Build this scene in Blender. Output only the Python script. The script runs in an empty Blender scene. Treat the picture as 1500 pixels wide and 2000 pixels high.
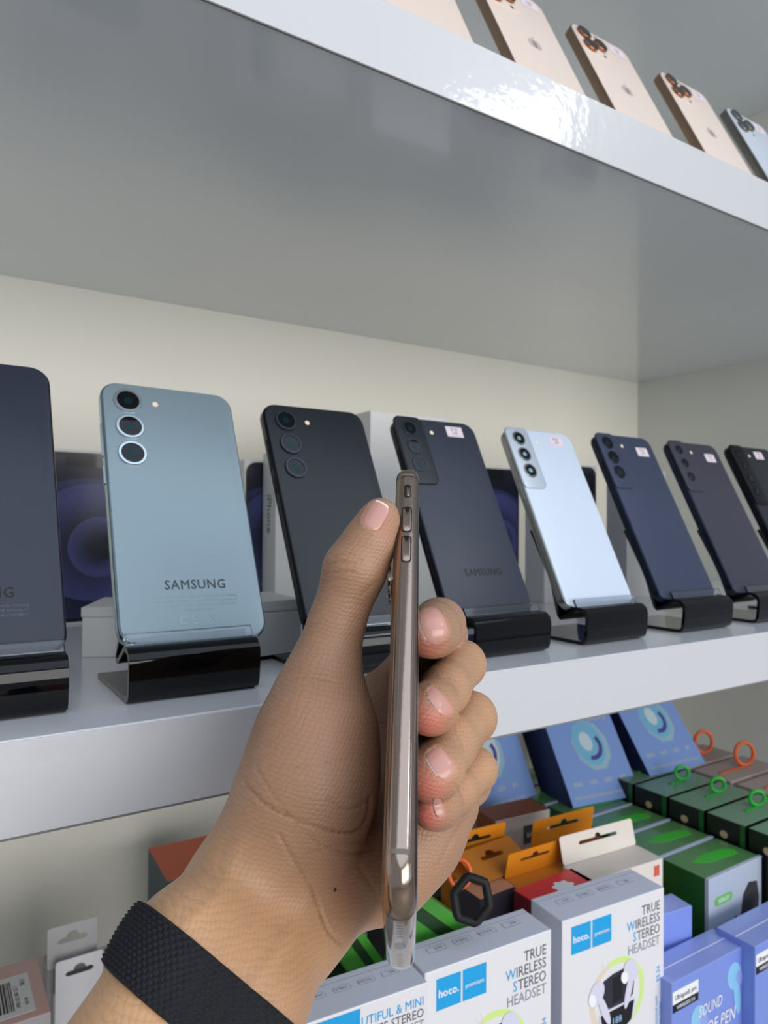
import bpy, bmesh, math, random
import numpy as np
from mathutils import Matrix, Vector
random.seed(7)
S = bpy.context.scene
COL = S.collection
# ------------------------------------------------------------------ camera
F = 1400.0
_y, _p, _r = map(math.radians, (32.8, 0.65, 0.4))
FW = Vector((math.sin(_y)*math.cos(_p), math.cos(_y)*math.cos(_p), math.sin(_p)))
_rt = FW.cross(Vector((0, 0, 1))).normalized(); _up = _rt.cross(FW)
RT = _rt*math.cos(_r)+_up*math.sin(_r); UP = _up*math.cos(_r)-_rt*math.sin(_r)
cam = bpy.data.cameras.new('camera'); camo = bpy.data.objects.new('camera', cam); COL.objects.link(camo)
M = Matrix((RT, UP, -FW)).transposed().to_4x4()
camo.matrix_world = M
cam.sensor_fit = 'HORIZONTAL'; cam.sensor_width = 36.0; cam.lens = 36.0*F/1500.0
cam.clip_start = 0.01; cam.clip_end = 50
cam.dof.use_dof = True; cam.dof.focus_distance = 0.25; cam.dof.aperture_fstop = 26.0
S.camera = camo
# ------------------------------------------------------------------ light
S.view_settings.view_transform = 'Standard'; S.view_settings.look = 'None'
S.view_settings.exposure = 0.0; S.view_settings.gamma = 1.0; S.view_settings.use_curve_mapping = False
W = bpy.data.worlds.new('world'); S.world = W; W.use_nodes = True
W.node_tree.nodes['Background'].inputs[0].default_value = (0.80, 0.86, 1.0, 1)
W.node_tree.nodes['Background'].inputs[1].default_value = 0.40
def area(name, loc, target, sx, sy, power, col):
    l = bpy.data.lights.new(name, 'AREA'); l.shape = 'RECTANGLE'; l.size = sx; l.size_y = sy; l.energy = power; l.color = col
    o = bpy.data.objects.new(name, l); COL.objects.link(o); o.location = loc
    o.rotation_euler = (Vector(target)-Vector(loc)).to_track_quat('-Z', 'Y').to_euler()
    return o
area('ceiling_soft_light', (0.3, -1.25, 1.50), (0.3, -0.95, 0.0), 3.4, 2.1, 26, (0.72, 0.85, 1.0))
area('front_fill_light', (0.6, -2.5, 0.20), (0.6, 0.6, 0.05), 3.0, 1.4, 60, (1.0, 0.98, 0.96))  # unseen frontal fill, added to brighten the niche's back wall and soffit
area('spot_lamp_light', (1.62, -1.16, 1.31), (0.36, 0.3, 0.24), 0.42, 0.18, 2.4, (0.92, 0.96, 1.0))

# ------------------------------------------------------------------ helpers
def at(px, py, d):          # point seen at photo pixel (1500x2000) at forward distance d
    return (FW + RT*((px-750)/F) - UP*((py-1000)/F))*d
def onz(px, py, z):
    v = FW + RT*((px-750)/F) - UP*((py-1000)/F)
    return v*(z/v.z)
def s2l(c): return tuple(((x/255)/12.92 if x/255 <= 0.04045 else ((x/255+0.055)/1.055)**2.4) for x in c)
_mats = {}
def mat(name, rgb=(200, 200, 200), rough=0.5, metal=0.0, coat=0.0, noise=0.0, nscale=60.0, bump=0.0, bscale=300.0, trans=0.0, ior=1.45, spec=0.5, emit=0.0, coat_rough=0.05):
    if name in _mats: return _mats[name]
    m = bpy.data.materials.new(name); m.use_nodes = True; nt = m.node_tree; b = nt.nodes['Principled BSDF']
    c = s2l(rgb)+(1,)
    b.inputs['Base Color'].default_value = c; b.inputs['Roughness'].default_value = rough; b.inputs['Metallic'].default_value = metal
    b.inputs['Coat Weight'].default_value = coat; b.inputs['Coat Roughness'].default_value = coat_rough
    b.inputs['IOR'].default_value = ior; b.inputs['Transmission Weight'].default_value = trans
    b.inputs['Specular IOR Level'].default_value = spec
    tc = nt.nodes.new('ShaderNodeTexCoord')
    n = nt.nodes.new('ShaderNodeTexNoise'); n.inputs['Scale'].default_value = nscale; n.inputs['Detail'].default_value = 4
    nt.links.new(tc.outputs['Object'], n.inputs['Vector'])
    if noise > 0:
        r = nt.nodes.new('ShaderNodeMapRange'); r.inputs[3].default_value = 1-noise; r.inputs[4].default_value = 1+noise
        mx = nt.nodes.new('ShaderNodeVectorMath'); mx.operation = 'SCALE'; mx.inputs[0].default_value = c[:3]
        nt.links.new(n.outputs[0], r.inputs[0]); nt.links.new(r.outputs[0], mx.inputs['Scale']); nt.links.new(mx.outputs[0], b.inputs['Base Color'])
    if bump > 0:
        n2 = nt.nodes.new('ShaderNodeTexNoise'); n2.inputs['Scale'].default_value = bscale
        bp = nt.nodes.new('ShaderNodeBump'); bp.inputs['Strength'].default_value = bump; bp.inputs['Distance'].default_value = 0.001
        nt.links.new(tc.outputs['Object'], n2.inputs['Vector']); nt.links.new(n2.outputs[0], bp.inputs['Height']); nt.links.new(bp.outputs[0], b.inputs['Normal']); nt.links.new(bp.outputs[0], b.inputs['Coat Normal'])
    _mats[name] = m; return m
def link(name, me, m, parent=None, loc=None, rot=None):
    if m is not None:
        for x in (m if isinstance(m, (list, tuple)) else [m]): me.materials.append(x)
    o = bpy.data.objects.new(name, me); COL.objects.link(o)
    if parent is not None: o.parent = parent
    if loc is not None: o.location = loc
    if rot is not None: o.rotation_euler = rot
    return o
def tag(o, label=None, cat=None, group=None, kind=None):
    if label: o['label'] = label
    if cat: o['category'] = cat
    if group: o['group'] = group
    if kind: o['kind'] = kind
    return o
def empty(name, label, cat, loc=(0, 0, 0), rotz=0, group=None):
    o = bpy.data.objects.new(name, None); COL.objects.link(o); o.location = loc; o.rotation_euler = (0, 0, rotz)
    o.empty_display_size = 0.02
    return tag(o, label, cat, group)
def bmesh_to(name, bm, m, parent=None, loc=None, rot=None, smooth=False):
    me = bpy.data.meshes.new(name); bmesh.ops.recalc_face_normals(bm, faces=bm.faces); bm.to_mesh(me); bm.free()
    if smooth:
        for p in me.polygons: p.use_smooth = True
        me.set_sharp_from_angle(angle=math.radians(40))
    return link(name, me, m, parent, loc, rot)
def bmbox(bm, x0, x1, y0, y1, z0, z1, bev=0.0, mi=None):
    r = bmesh.ops.create_cube(bm, size=1.0, matrix=Matrix.Translation(((x0+x1)/2, (y0+y1)/2, (z0+z1)/2)) @ Matrix.Diagonal((x1-x0, y1-y0, z1-z0, 1)))
    vs = r['verts']
    if bev > 0:
        es = list({e for v in vs for e in v.link_edges})
        bmesh.ops.bevel(bm, geom=es, offset=bev, segments=2, profile=0.5, affect='EDGES')
def box(name, x0, x1, y0, y1, z0, z1, m, parent=None, bev=0.0004, loc=None, rot=None):
    bm = bmesh.new(); bmbox(bm, x0, x1, y0, y1, z0, z1, bev)
    return bmesh_to(name, bm, m, parent, loc, rot)
def rrect(w, h, r, n=8):
    pts = []
    for cx, cy, a0 in ((w/2-r, h/2-r, 0), (-w/2+r, h/2-r, 90), (-w/2+r, -h/2+r, 180), (w/2-r, -h/2+r, 270)):
        for k in range(n+1):
            a = math.radians(a0+90*k/n); pts.append((cx+r*math.cos(a), cy+r*math.sin(a)))
    return pts
def slab(name, w, h, t, r, e, m, parent=None, loc=None, rot=None, n=8, en=5, round_z0=True):
    """rounded-rectangle slab in xy, thickness in z from 0 to t, edges rounded by e"""
    bm = bmesh.new(); rings = []
    prof = []
    if round_z0: prof += [(e*(1-math.sin(a)), e*(1-math.cos(a))) for a in [math.pi/2*k/en for k in range(en+1)]]
    else: prof += [(0, 0)]
    prof += [(e*(1-math.cos(a)), t-e*(1-math.sin(a))) for a in [math.pi/2*k/en for k in range(en+1)]]
    for ins, z in prof:
        pts = rrect(w-2*ins, h-2*ins, max(r-ins, 0.0002), n)
        rings.append([bm.verts.new((x, y, z)) for x, y in pts])
    for a, b in zip(rings, rings[1:]):
        for k in range(len(a)):
            j = (k+1) % len(a)
            try: bm.faces.new((a[k], a[j], b[j], b[k]))
            except ValueError: pass
    bm.faces.new(rings[0][::-1]); bm.faces.new(rings[-1])
    bmesh.ops.remove_doubles(bm, verts=bm.verts, dist=1e-6)
    return bmesh_to(name, bm, m, parent, loc, rot, smooth=True)
def poly(name, pts, t, m, parent=None, loc=None, rot=None):
    """flat outline in xy, given a small thickness t in z"""
    bm = bmesh.new(); a = [bm.verts.new((x, y, 0)) for x, y in pts]; b = [bm.verts.new((x, y, t)) for x, y in pts]
    bm.faces.new(a[::-1]); bm.faces.new(b)
    for k in range(len(a)):
        j = (k+1) % len(a); bm.faces.new((a[k], a[j], b[j], b[k]))
    return bmesh_to(name, bm, m, parent, loc, rot)
def ell(cx, cy, a, b, rot=0, n=24, a0=0, a1=360):
    c, s = math.cos(math.radians(rot)), math.sin(math.radians(rot)); out = []
    full = abs(a1-a0) >= 360
    for k in range(n if full else n+1):
        t = math.radians(a0+(a1-a0)*k/n); x, y = a*math.cos(t), b*math.sin(t); out.append((cx+x*c-y*s, cy+x*s+y*c))
    return out
def annulus(cx, cy, r0, r1, a0, a1, n=28, sy=1.0):
    return ell(cx, cy, r1, r1*sy, 0, n, a0, a1)+ell(cx, cy, r0, r0*sy, 0, n, a0, a1)[::-1]
def disc(name, r0, r1, z0, z1, m, parent, loc, rot=None, n=28):
    """ring or disc of revolution about z"""
    bm = bmesh.new()
    prof = [(r0, z0), (r1, z0), (r1, z1-0.0003), (r1-0.0003, z1), (r0, z1)]
    rings = []
    for r, z in prof:
        rings.append([bm.verts.new((max(r, 1e-5)*math.cos(2*math.pi*k/n), max(r, 1e-5)*math.sin(2*math.pi*k/n), z)) for k in range(n)])
    for a, b in zip(rings, rings[1:]+rings[:1]):
        for k in range(n):
            j = (k+1) % n; bm.faces.new((a[k], a[j], b[j], b[k]))
    bmesh.ops.remove_doubles(bm, verts=bm.verts, dist=5e-6)
    return bmesh_to(name, bm, m, parent, loc, rot, smooth=True)
def text(body, size, m, parent, loc, rot=(0, 0, 0), align='LEFT', t=0.00008, name='lettering', shear=0, sx=1.0, bold=0.0, space=1.0):
    cu = bpy.data.curves.new('t', 'FONT'); cu.body = body; cu.size = size; cu.align_x = align; cu.extrude = t; cu.resolution_u = 2
    cu.shear = shear; cu.offset = bold; cu.space_character = space; cu.space_line = 0.92
    to = bpy.data.objects.new('t', cu); COL.objects.link(to)
    bpy.context.view_layer.update()
    me = bpy.data.meshes.new_from_object(to.evaluated_get(bpy.context.evaluated_depsgraph_get()))
    bpy.data.objects.remove(to); bpy.data.curves.remove(cu)
    me.materials.clear()
    o = link(name, me, m, parent, loc, rot); o.scale = (sx, 1, 1); return o
def tube(name, pts, r, m, parent=None, n=10, closed=False, ref=None):
    bm = bmesh.new(); rings = []; N = len(pts); pts = [Vector(p) for p in pts]
    ref = Vector(ref or (0.13, 0.2, 0.97)).normalized()
    for i, p in enumerate(pts):
        a = pts[(i-1) % N] if (closed or i > 0) else p; b = pts[(i+1) % N] if (closed or i < N-1) else p
        d = (b-a).normalized(); u = d.cross(ref).normalized(); v = d.cross(u)
        rr = r[i] if isinstance(r, (list, tuple)) else r
        rings.append([bm.verts.new(p+(u*math.cos(2*math.pi*k/n)+v*math.sin(2*math.pi*k/n))*rr) for k in range(n)])
    for i in range(N if closed else N-1):
        a, b = rings[i], rings[(i+1) % N]
        for k in range(n): bm.faces.new((a[k], a[(k+1) % n], b[(k+1) % n], b[k]))
    if not closed: bm.faces.new(rings[0][::-1]); bm.faces.new(rings[-1])
    return bmesh_to(name, bm, m, parent, smooth=True)

# ------------------------------------------------------------------ the shelving
m_shelf = mat('glossy_white_laminate', (222, 223, 226), 0.22, coat=0.3, noise=0.015, nscale=8)
m_back = mat('cream_laminate', (238, 235, 221), 0.4, noise=0.02, nscale=5)
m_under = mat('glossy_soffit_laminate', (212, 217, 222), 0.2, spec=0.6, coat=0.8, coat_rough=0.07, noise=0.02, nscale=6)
m_front = mat('glossy_edge_band', (202, 202, 204), 0.3, coat=0.5, coat_rough=0.06, noise=0.01, nscale=8, bump=.20, bscale=110)
m_edge = mat('grey_edge_seam', (120, 118, 114), 0.5)
XL, XR, Y0, Y1 = -0.9, 0.962, 0.300, 0.744
Z_LOW = -0.421
def shelf_board(z0, z1, label):
    bm = bmesh.new(); bmbox(bm, XL, XR, 0, Y1-Y0, 0, z1-z0, 0.0008)
    r = empty('shelf', label, 'shelf', (0, Y0, z0))
    o = bmesh_to('board', bm, [m_shelf, m_under], r)
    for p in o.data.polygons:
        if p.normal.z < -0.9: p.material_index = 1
    box('edge_band', XL, XR, -0.0007, 0.0002, 0.0002, z1-z0-0.0005, m_front, r, 0.0002)
    box('seam', XL, XR, -0.0009, 0.0003, -0.0005, 0.0002, m_edge, r, 0)
    return r
UB, UT, MT, MB = 0.2233, 0.2602, -0.0829, -0.1192
shelf_board(UB, UT, 'thick white upper shelf carrying the row of gold phones, glossy grey underside')
shelf_board(MB, MT, 'thick white middle shelf carrying the row of Samsung phones on black stands'.replace('Samsung ', 'dark and white '))
shelf_board(Z_LOW-0.036, Z_LOW, 'bottom white shelf hidden under the earphone boxes')
shelf_board(0.565, 0.60, 'topmost white shelf above the gold phones, its underside at the top right')
tag(box('wall_back', XL-.05, XR+0.04, Y1, Y1+0.02, -1.33, 0.64, m_back), kind='structure')
tag(box('wall_right', XR, XR+0.036, Y0, Y1, -1.33, 0.64, mat('side_laminate', (214, 216, 210), 0.3, coat=0.15, noise=0.02, nscale=6)), kind='structure')
tag(box('wall_left', XL-0.036, XL, Y0, Y1, -1.33, 0.64, m_shelf), kind='structure')
tag(box('floor', -3, 4, -3, 0.9, -1.36, -1.331, mat('floor_tiles', (165, 160, 152), 0.35, noise=0.08, nscale=3)), kind='structure')

# ------------------------------------------------------------------ phones and stands
m_acr = mat('black_acrylic', (4, 4, 6), 0.05, noise=0.05, spec=0.42)
m_acrclear = mat('clear_acrylic', (235, 238, 240), 0.05, trans=1.0, ior=1.49)
m_lensg = mat('lens_glass', (3, 5, 8), 0.04, coat=0.0)
m_lensin = mat('lens_coating', (14, 50, 54), 0.08, metal=0.5)
m_flash = mat('flash_lens', (240, 222, 190), 0.3)
m_label = mat('price_label_paper', (226, 214, 220), 0.7)
m_ink = mat('dark_ink', (60, 50, 62), 0.7)
m_pink = mat('pink_ink', (214, 90, 120), 0.7)
m_lensr = mat('lens_ring_metal', (200, 212, 216), 0.18, metal=1.0)
def make_stand(x, label, w=0.062, group='black acrylic phone stands'):
    st = empty('phone_stand', label, 'stand', (x, 0.327, MT), 0, group)
    pr = [(0.066, 0.0014), (0.036, 0.0014), (0.010, 0.0014), (0.0046, 0.0017), (0.0026, 0.0028), (0.0018, 0.0046), (0.0015, 0.0070), (0.0009, 0.0130), (0.0007, 0.0182), (0.0015, 0.0212), (0.0040, 0.0234), (0.0095, 0.0240),
          (0.0150, 0.0205), (0.0215, 0.0165), (0.0240, 0.0158), (0.0262, 0.0178), (0.0290, 0.0225), (0.040, 0.0416), (0.060, 0.076)]
    bm = bmesh.new(); th = 0.0024
    def off(sgn):
        out = []
        for i, p in enumerate(pr):
            a = pr[max(i-1, 0)]; b = pr[min(i+1, len(pr)-1)]
            dx, dy = b[0]-a[0], b[1]-a[1]; l = math.hypot(dx, dy); out.append((p[0]-dy/l*sgn*th/2, p[1]+dx/l*sgn*th/2))
        return out
    o1, o2 = off(1), off(-1); ring = o1+o2[::-1]
    wf = lambda y, z: w/2*(1-.22*min(1, max(0, (z-.018)/.02))*(y > .026)); A = [bm.verts.new((-wf(y, z), y, z)) for y, z in ring]; B = [bm.verts.new((wf(y, z), y, z)) for y, z in ring]; n = len(ring); h = len(pr)
    for k in range(n): bm.faces.new((A[k], A[(k+1) % n], B[(k+1) % n], B[k]))
    for V in (A, B):
        for k in range(h-1): bm.faces.new((V[k], V[k+1], V[n-2-k], V[n-1-k]))
    bmesh_to('bent_sheet', bm, m_acr, st, smooth=True)
    bm = bmesh.new(); bmbox(bm, -w/2, w/2, -0.0009, 0.0009, 0, 0.0058, 0.0006)
    o = bmesh_to('retaining_lip', bm, m_acrclear, st, (0, 0.0098, 0.0248), (math.radians(-30), 0, 0)); tag(o, 'clear acrylic lip')
    return st
LEAN = math.radians(26.5)
def phone_root(x, w, h, label, z=MT, y=0.327, yaw=0, lean=LEAN, dz=0.0198, dy=0.0205, group=None, name='smartphone', roll=0.0):
    """local axes of the phone: x right, y up its length from the bottom edge, z out of its back"""
    r = empty(name, label, 'phone', group=group)
    r.matrix_world = Matrix.Translation((x, y+dy, z+dz)) @ Matrix.Rotation(yaw, 4, 'Z') @ Matrix.Rotation(math.pi/2-lean, 4, 'X') @ Matrix.Rotation(-math.radians(roll), 4, 'Z')
    return r
def lens(parent, x, y, r, z, ring=None, inner=None, proud=0.0012, rin=0.80):
    o = disc('lens_ring', r*rin, r, z, z+proud, ring or m_lensr, parent, (x, y, 0))
    disc('lens_glass', 0, r*(rin+.01), z, z+proud*(.7 if rin < .9 else .97), m_lensg, o, (0, 0, 0))
    disc('lens_element', 0, r*0.34, z, z+proud*0.7+0.0001, inner or m_lensin, o, (0, 0, 0), n=16)
    return o
def price_label(parent, x, y, z, w=0.0145, h=0.0085):
    o = box('price_label', -w/2, w/2, -h/2, h/2, 0, 0.00012, m_label, parent, 0, (x, y, z))
    text('8/128', 0.0026, m_ink, o, (0, 0.0008, 0.00014), align='CENTER', t=0.00003, name='handwriting')
    text('1250', 0.0026, m_ink, o, (0, -0.0020, 0.00014), align='CENTER', t=0.00003, name='handwriting')
    box('ruled_line', -w*.42, w*.42, -h*.36, -h*.34, 0, 0.00004, m_pink, o, 0, (0, 0, 0.00013))
    box('ruled_line', -w*.42, w*.42, h*.36, h*.38, 0, 0.00004, m_pink, o, 0, (0, 0, 0.00013))
    return o
def big_phone(x, label, body, frame, w=0.0709, h=0.1463, t=0.0076, cor=0.0098, style='s23', ring=None, tag_xy=None, brand=None, small=None, yaw=0, inner=None, lr=0.0066, dx=0.0, nl=3, island=None, roll=0.0):
    r = phone_root(x+dx, w, h, label, yaw=yaw, roll=roll)
    slab('frame', w, h, t, cor, 0.0020, frame, r, (0, h/2, 0))
    slab('back_cover', w-0.0022, h-0.0022, 0.0006, cor-0.0010, 0.0004, body, r, (0, h/2, t-0.0003), round_z0=False)
    z = t+0.0003
    bm = bmesh.new(); bmbox(bm, -0.0005, 0.0003, -0.0055, 0.0055, -0.0013, 0.0013, 0.0002); bmesh_to('side_button', bm, frame, r, (-w/2, h*0.62, t/2))
    bm = bmesh.new(); bmbox(bm, -0.0005, 0.0003, -0.010, 0.010, -0.0013, 0.0013, 0.0002); bmesh_to('side_button', bm, frame, r, (-w/2, h*0.76, t/2))
    if style == 's23':
        for k in range(3): lens(r, -w/2+0.0138, h-0.0125-0.0165*k, lr+0.0008, z, ring, inner)
        disc('camera_flash', 0, 0.0018, z-0.0002, z+0.0001, m_flash, r, (-w/2+0.0285, h-0.0125, 0), n=14)
    else:
        iw, ih = 0.0235, 0.0135*nl+0.0125
        isl = slab('camera_island', iw, ih, 0.0017, 0.0052, 0.0008, island or frame, r, (-w/2+iw/2-0.0002, h-ih/2-0.0004, t-0.0002), round_z0=False)
        for k in range(nl): lens(isl, -0.0005, ih/2-0.0100-0.0140*k, lr-0.0006, 0.0015, ring, inner, 0.0008)
        disc('camera_flash', 0, 0.0018, z-0.0002, z+0.0001, m_flash, r, (-w/2+0.0300, h-0.0115, 0), n=14)
    if brand:
        b_ = text('SAMSUNG', 0.0070, brand, r, (0.002, 0.0275, z+0.0001), align='CENTER', space=1.12, t=0.00004, sx=.9)
        for dx_, dy_ in ((.00022, 0), (.00011, .00016)): text('SAMSUNG', 0.0070, brand, b_, (dx_, dy_, 0), align='CENTER', space=1.12, t=0.00003)
    if small:
        for k, tx in enumerate(('Model: SM-S911B/DS Designed & Engineered by Samsung', 'Manufactured in Vietnam. 1F Blue, SM-S911B Samsung. 11', 'IMEI:352201/41/7760/28371, IMEI:353701/41/7760/28371', 'Samsung Electronics')):
            text(tx, 0.00180, small, r, (0.002, 0.0232-0.0023*k, z+0.0001), align='CENTER', t=0.00002)
        text('C \u20ac', 0.0058, small, r, (-0.0035, 0.0092, z+0.0001), align='CENTER', t=0.00002)
        box('bin_symbol', -0.0015, 0.0015, -0.00025, 0.00025, 0, 0.00006, small, r, 0, (0.0085, 0.0090, z+0.0001))
        for sg in (-1, 1): box('bin_symbol', -0.0024, 0.0024, -0.0001, 0.0001, 0, 0.00006, small, r, 0, (0.0085, 0.0118, z+0.0001), (0, 0, sg*math.radians(58)))
    if tag_xy: price_label(r, tag_xy[0], tag_xy[1], z+0.00005)
    return r
g_black = mat('matte_black_glass', (18, 22, 30), 0.38, coat=0.15, coat_rough=0.3, noise=0.06, nscale=90)
g_black2 = mat('graphite_glass', (38, 44, 58), 0.36, coat=0.15, coat_rough=0.3, noise=0.06, nscale=90)
g_green = mat('sage_green_glass', (134, 152, 160), 0.34, metal=0.35, coat=0.3, coat_rough=0.25, noise=0.03, nscale=30)
g_white = mat('white_glass', (204, 216, 232), 0.3, coat=0.4, coat_rough=0.2, noise=0.01)
g_navy = mat('slate_blue_glass', (52, 62, 86), 0.36, metal=0.2, coat=0.2, coat_rough=0.3, noise=0.05)
g_violet = mat('violet_grey_glass', (50, 48, 62), 0.36, coat=0.2, coat_rough=0.3, noise=0.05)
f_black = mat('black_frame_metal', (24, 26, 32), 0.25, metal=0.7)
f_green = mat('green_frame_metal', (150, 172, 182), 0.2, metal=0.95)
f_silver = mat('silver_frame_metal', (150, 152, 150), 0.25, metal=0.9)
f_navy = mat('navy_frame_metal', (40, 46, 62), 0.25, metal=0.8)
i_white = mat('white_island_metal', (196, 206, 216), 0.3, metal=0.4)
m_br_dark = mat('lettering_dark', (60, 78, 84), 0.4)
m_br_black = mat('lettering_black', (14, 15, 18), 0.35)
m_sm_l = mat('fine_print_light', (160, 185, 190), 0.4)
m_sm_g = mat('fine_print_grey', (92, 98, 110), 0.4)
r_dark = mat('dark_ring_metal', (70, 76, 84), 0.25, metal=0.9)
l_cyan = mat('cyan_lens_coating', (150, 205, 210), 0.1, metal=0.5, coat=1)
STX = [0.022, 0.1085, 0.2066, 0.3070, 0.4030, 0.5080, 0.6075, 0.7040]
SLAB = ['black acrylic stand at the far left edge, cut off by the frame', 'black curved acrylic stand holding the sage green phone',
        'black acrylic stand mostly hidden behind the hand, under the black phone', 'black acrylic stand right of the index fingertip, under the dark grey labelled phone',
        'black acrylic stand holding the white phone', 'black acrylic stand holding the slate blue phone right of the white one',
        'black acrylic stand second from the right end of the row', 'black acrylic stand at the far right end of the middle shelf']
for x, l in zip(STX, SLAB): make_stand(x, l)
def P(i, *a, **k): return big_phone(STX[i], *a, **k)
big_phone(STX[0], 'large dark graphite phone at the far left edge, cut off by the frame', g_black2, mat('dark_polished_frame', (70, 70, 84), 0.15, metal=0.95), w=0.0762, h=0.1545, brand=m_br_black, small=m_sm_g, dx=-0.005)
P(1, 'sage green phone with three silver-ringed lenses on the second stand from left', g_green, f_green, brand=m_br_dark, small=m_sm_l, dx=0.0046, w=.0735, h=.1495, roll=1.2)
P(2, 'matte black phone with three separate lenses behind the thumb', g_black, f_black, ring=r_dark, lr=0.0062, dx=0.001)
P(3, 'dark grey phone with corner camera island and price label behind the held phone', g_black2, f_black, style='s22', ring=r_dark, brand=m_br_black, tag_xy=(0.0155, 0.1370), island=g_black, dx=-.0045)
P(4, 'white phone with pale corner camera island, the only white one in the middle row', g_white, f_silver, style='s22', ring=f_silver, inner=l_cyan, tag_xy=(0.0165, 0.1370), island=i_white)
P(5, 'slate blue phone with price label, right of the white phone', g_navy, f_navy, style='s22', ring=f_navy, tag_xy=(0.0185, 0.1340), island=g_navy, dx=-.003, w=0.0712, h=0.150)
P(6, 'violet grey phone with cluster of small lenses, second from the right end', g_violet, f_navy, style='s22', ring=f_navy, nl=3, tag_xy=(0.0195, 0.1340), island=g_violet, dx=-.0045, w=0.0740, h=0.150, lr=0.0050)
P(7, 'black thick phone at the right end of the middle shelf, cut off by the frame', g_black, f_black, style='s22', ring=f_black, nl=4, tag_xy=(0.0100, 0.1420), island=f_black, w=0.0756, h=0.152, t=0.0080, lr=0.0048, dx=-0.004)

# upper shelf phones
g_gold = mat('cream_gold_glass', (232, 214, 200), 0.35, noise=0.01)
f_gold = mat('gold_frame_metal', (150, 126, 108), 0.28, metal=0.9)
g_silv = mat('pale_silver_glass', (196, 204, 212), 0.35, noise=0.01)
f_silv2 = mat('grey_frame_metal', (128, 128, 124), 0.3, metal=0.9)
m_cop = mat('copper_ring', (170, 116, 84), 0.2, metal=1.0)
m_apple = mat('grey_fruit_mark', (208, 196, 190), 0.3, metal=0.3)
UX = [0.238, 0.346, 0.450, 0.566, 0.670]
UL = ['gold phone at the left of the upper shelf, only its lower back in view', 'gold three-lens phone second from left on the upper shelf, lenses cut by the top edge',
      'gold three-lens phone in the middle of the upper shelf, whole back in view', 'gold three-lens phone on the upper shelf beside the silver one', 'silver grey phone at the right edge of the upper shelf']
for i, (x, l) in enumerate(zip(UX, UL)):
    gl, fr, rg = (g_gold, f_gold, m_cop) if i < 4 else (g_silv, f_silv2, f_silv2)
    make_stand(x+0.03, ['black stand hidden under the leftmost gold phone on the upper shelf', 'black stand hidden under the second gold phone on the upper shelf', 'black stand hidden under the middle gold phone on the upper shelf', 'black stand hidden under the gold phone beside the silver one', 'black stand hidden under the silver phone on the upper shelf'][i]).location = (x+0.03, 0.335, UT)
    w, h, t = 0.0715, 0.1467, 0.0078
    r = phone_root(x+0.03, w, h, l, z=UT, y=0.335)
    slab('frame', w, h, t, 0.0105, 0.0008, fr, r, (0, h/2, 0)); slab('back_cover', w-0.0016, h-0.0016, 0.0006, 0.0098, 0.0004, gl, r, (0, h/2, t-0.0003), round_z0=False)
    isl = slab('camera_island', 0.0340, 0.0350, 0.0012, 0.0090, 0.0008, gl, r, (-w/2+0.0195, h-0.0200, t-0.0002), round_z0=False)
    for lx, ly in ((-0.0078, 0.0078), (-0.0078, -0.0078), (0.0080, 0.0)): lens(isl, lx, ly, 0.0072, 0.0010, rg, proud=0.0024, rin=0.92)
    disc('camera_flash', 0, 0.0020, 0.001, 0.0013, mat('dark_flash', (90, 90, 80), .3), isl, (0.0085, 0.0125, 0), n=14); disc('lidar_sensor', 0, 0.0020, 0.001, 0.0013, m_lensg, isl, (0.0085, -0.0125, 0), n=14)
    ap = poly('fruit_mark', ell(-0.0022, 0, 0.0042, 0.0056, 0, 20), 0.00006, m_apple, r, (0, h*0.52, t+0.0003)); poly('fruit_mark', ell(0.0022, 0, 0.0042, 0.0056, 0, 20), 0.00006, m_apple, r, (0, h*0.52, t+0.0003))
    poly('fruit_mark', ell(0.0010, 0.0078, 0.0022, 0.0010, 50, 12), 0.00006, m_apple, r, (0, h*0.52, t+0.0003))
    price_label(r, 0.0195, h-0.0105, t+0.0004, 0.0180, 0.0130)

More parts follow.
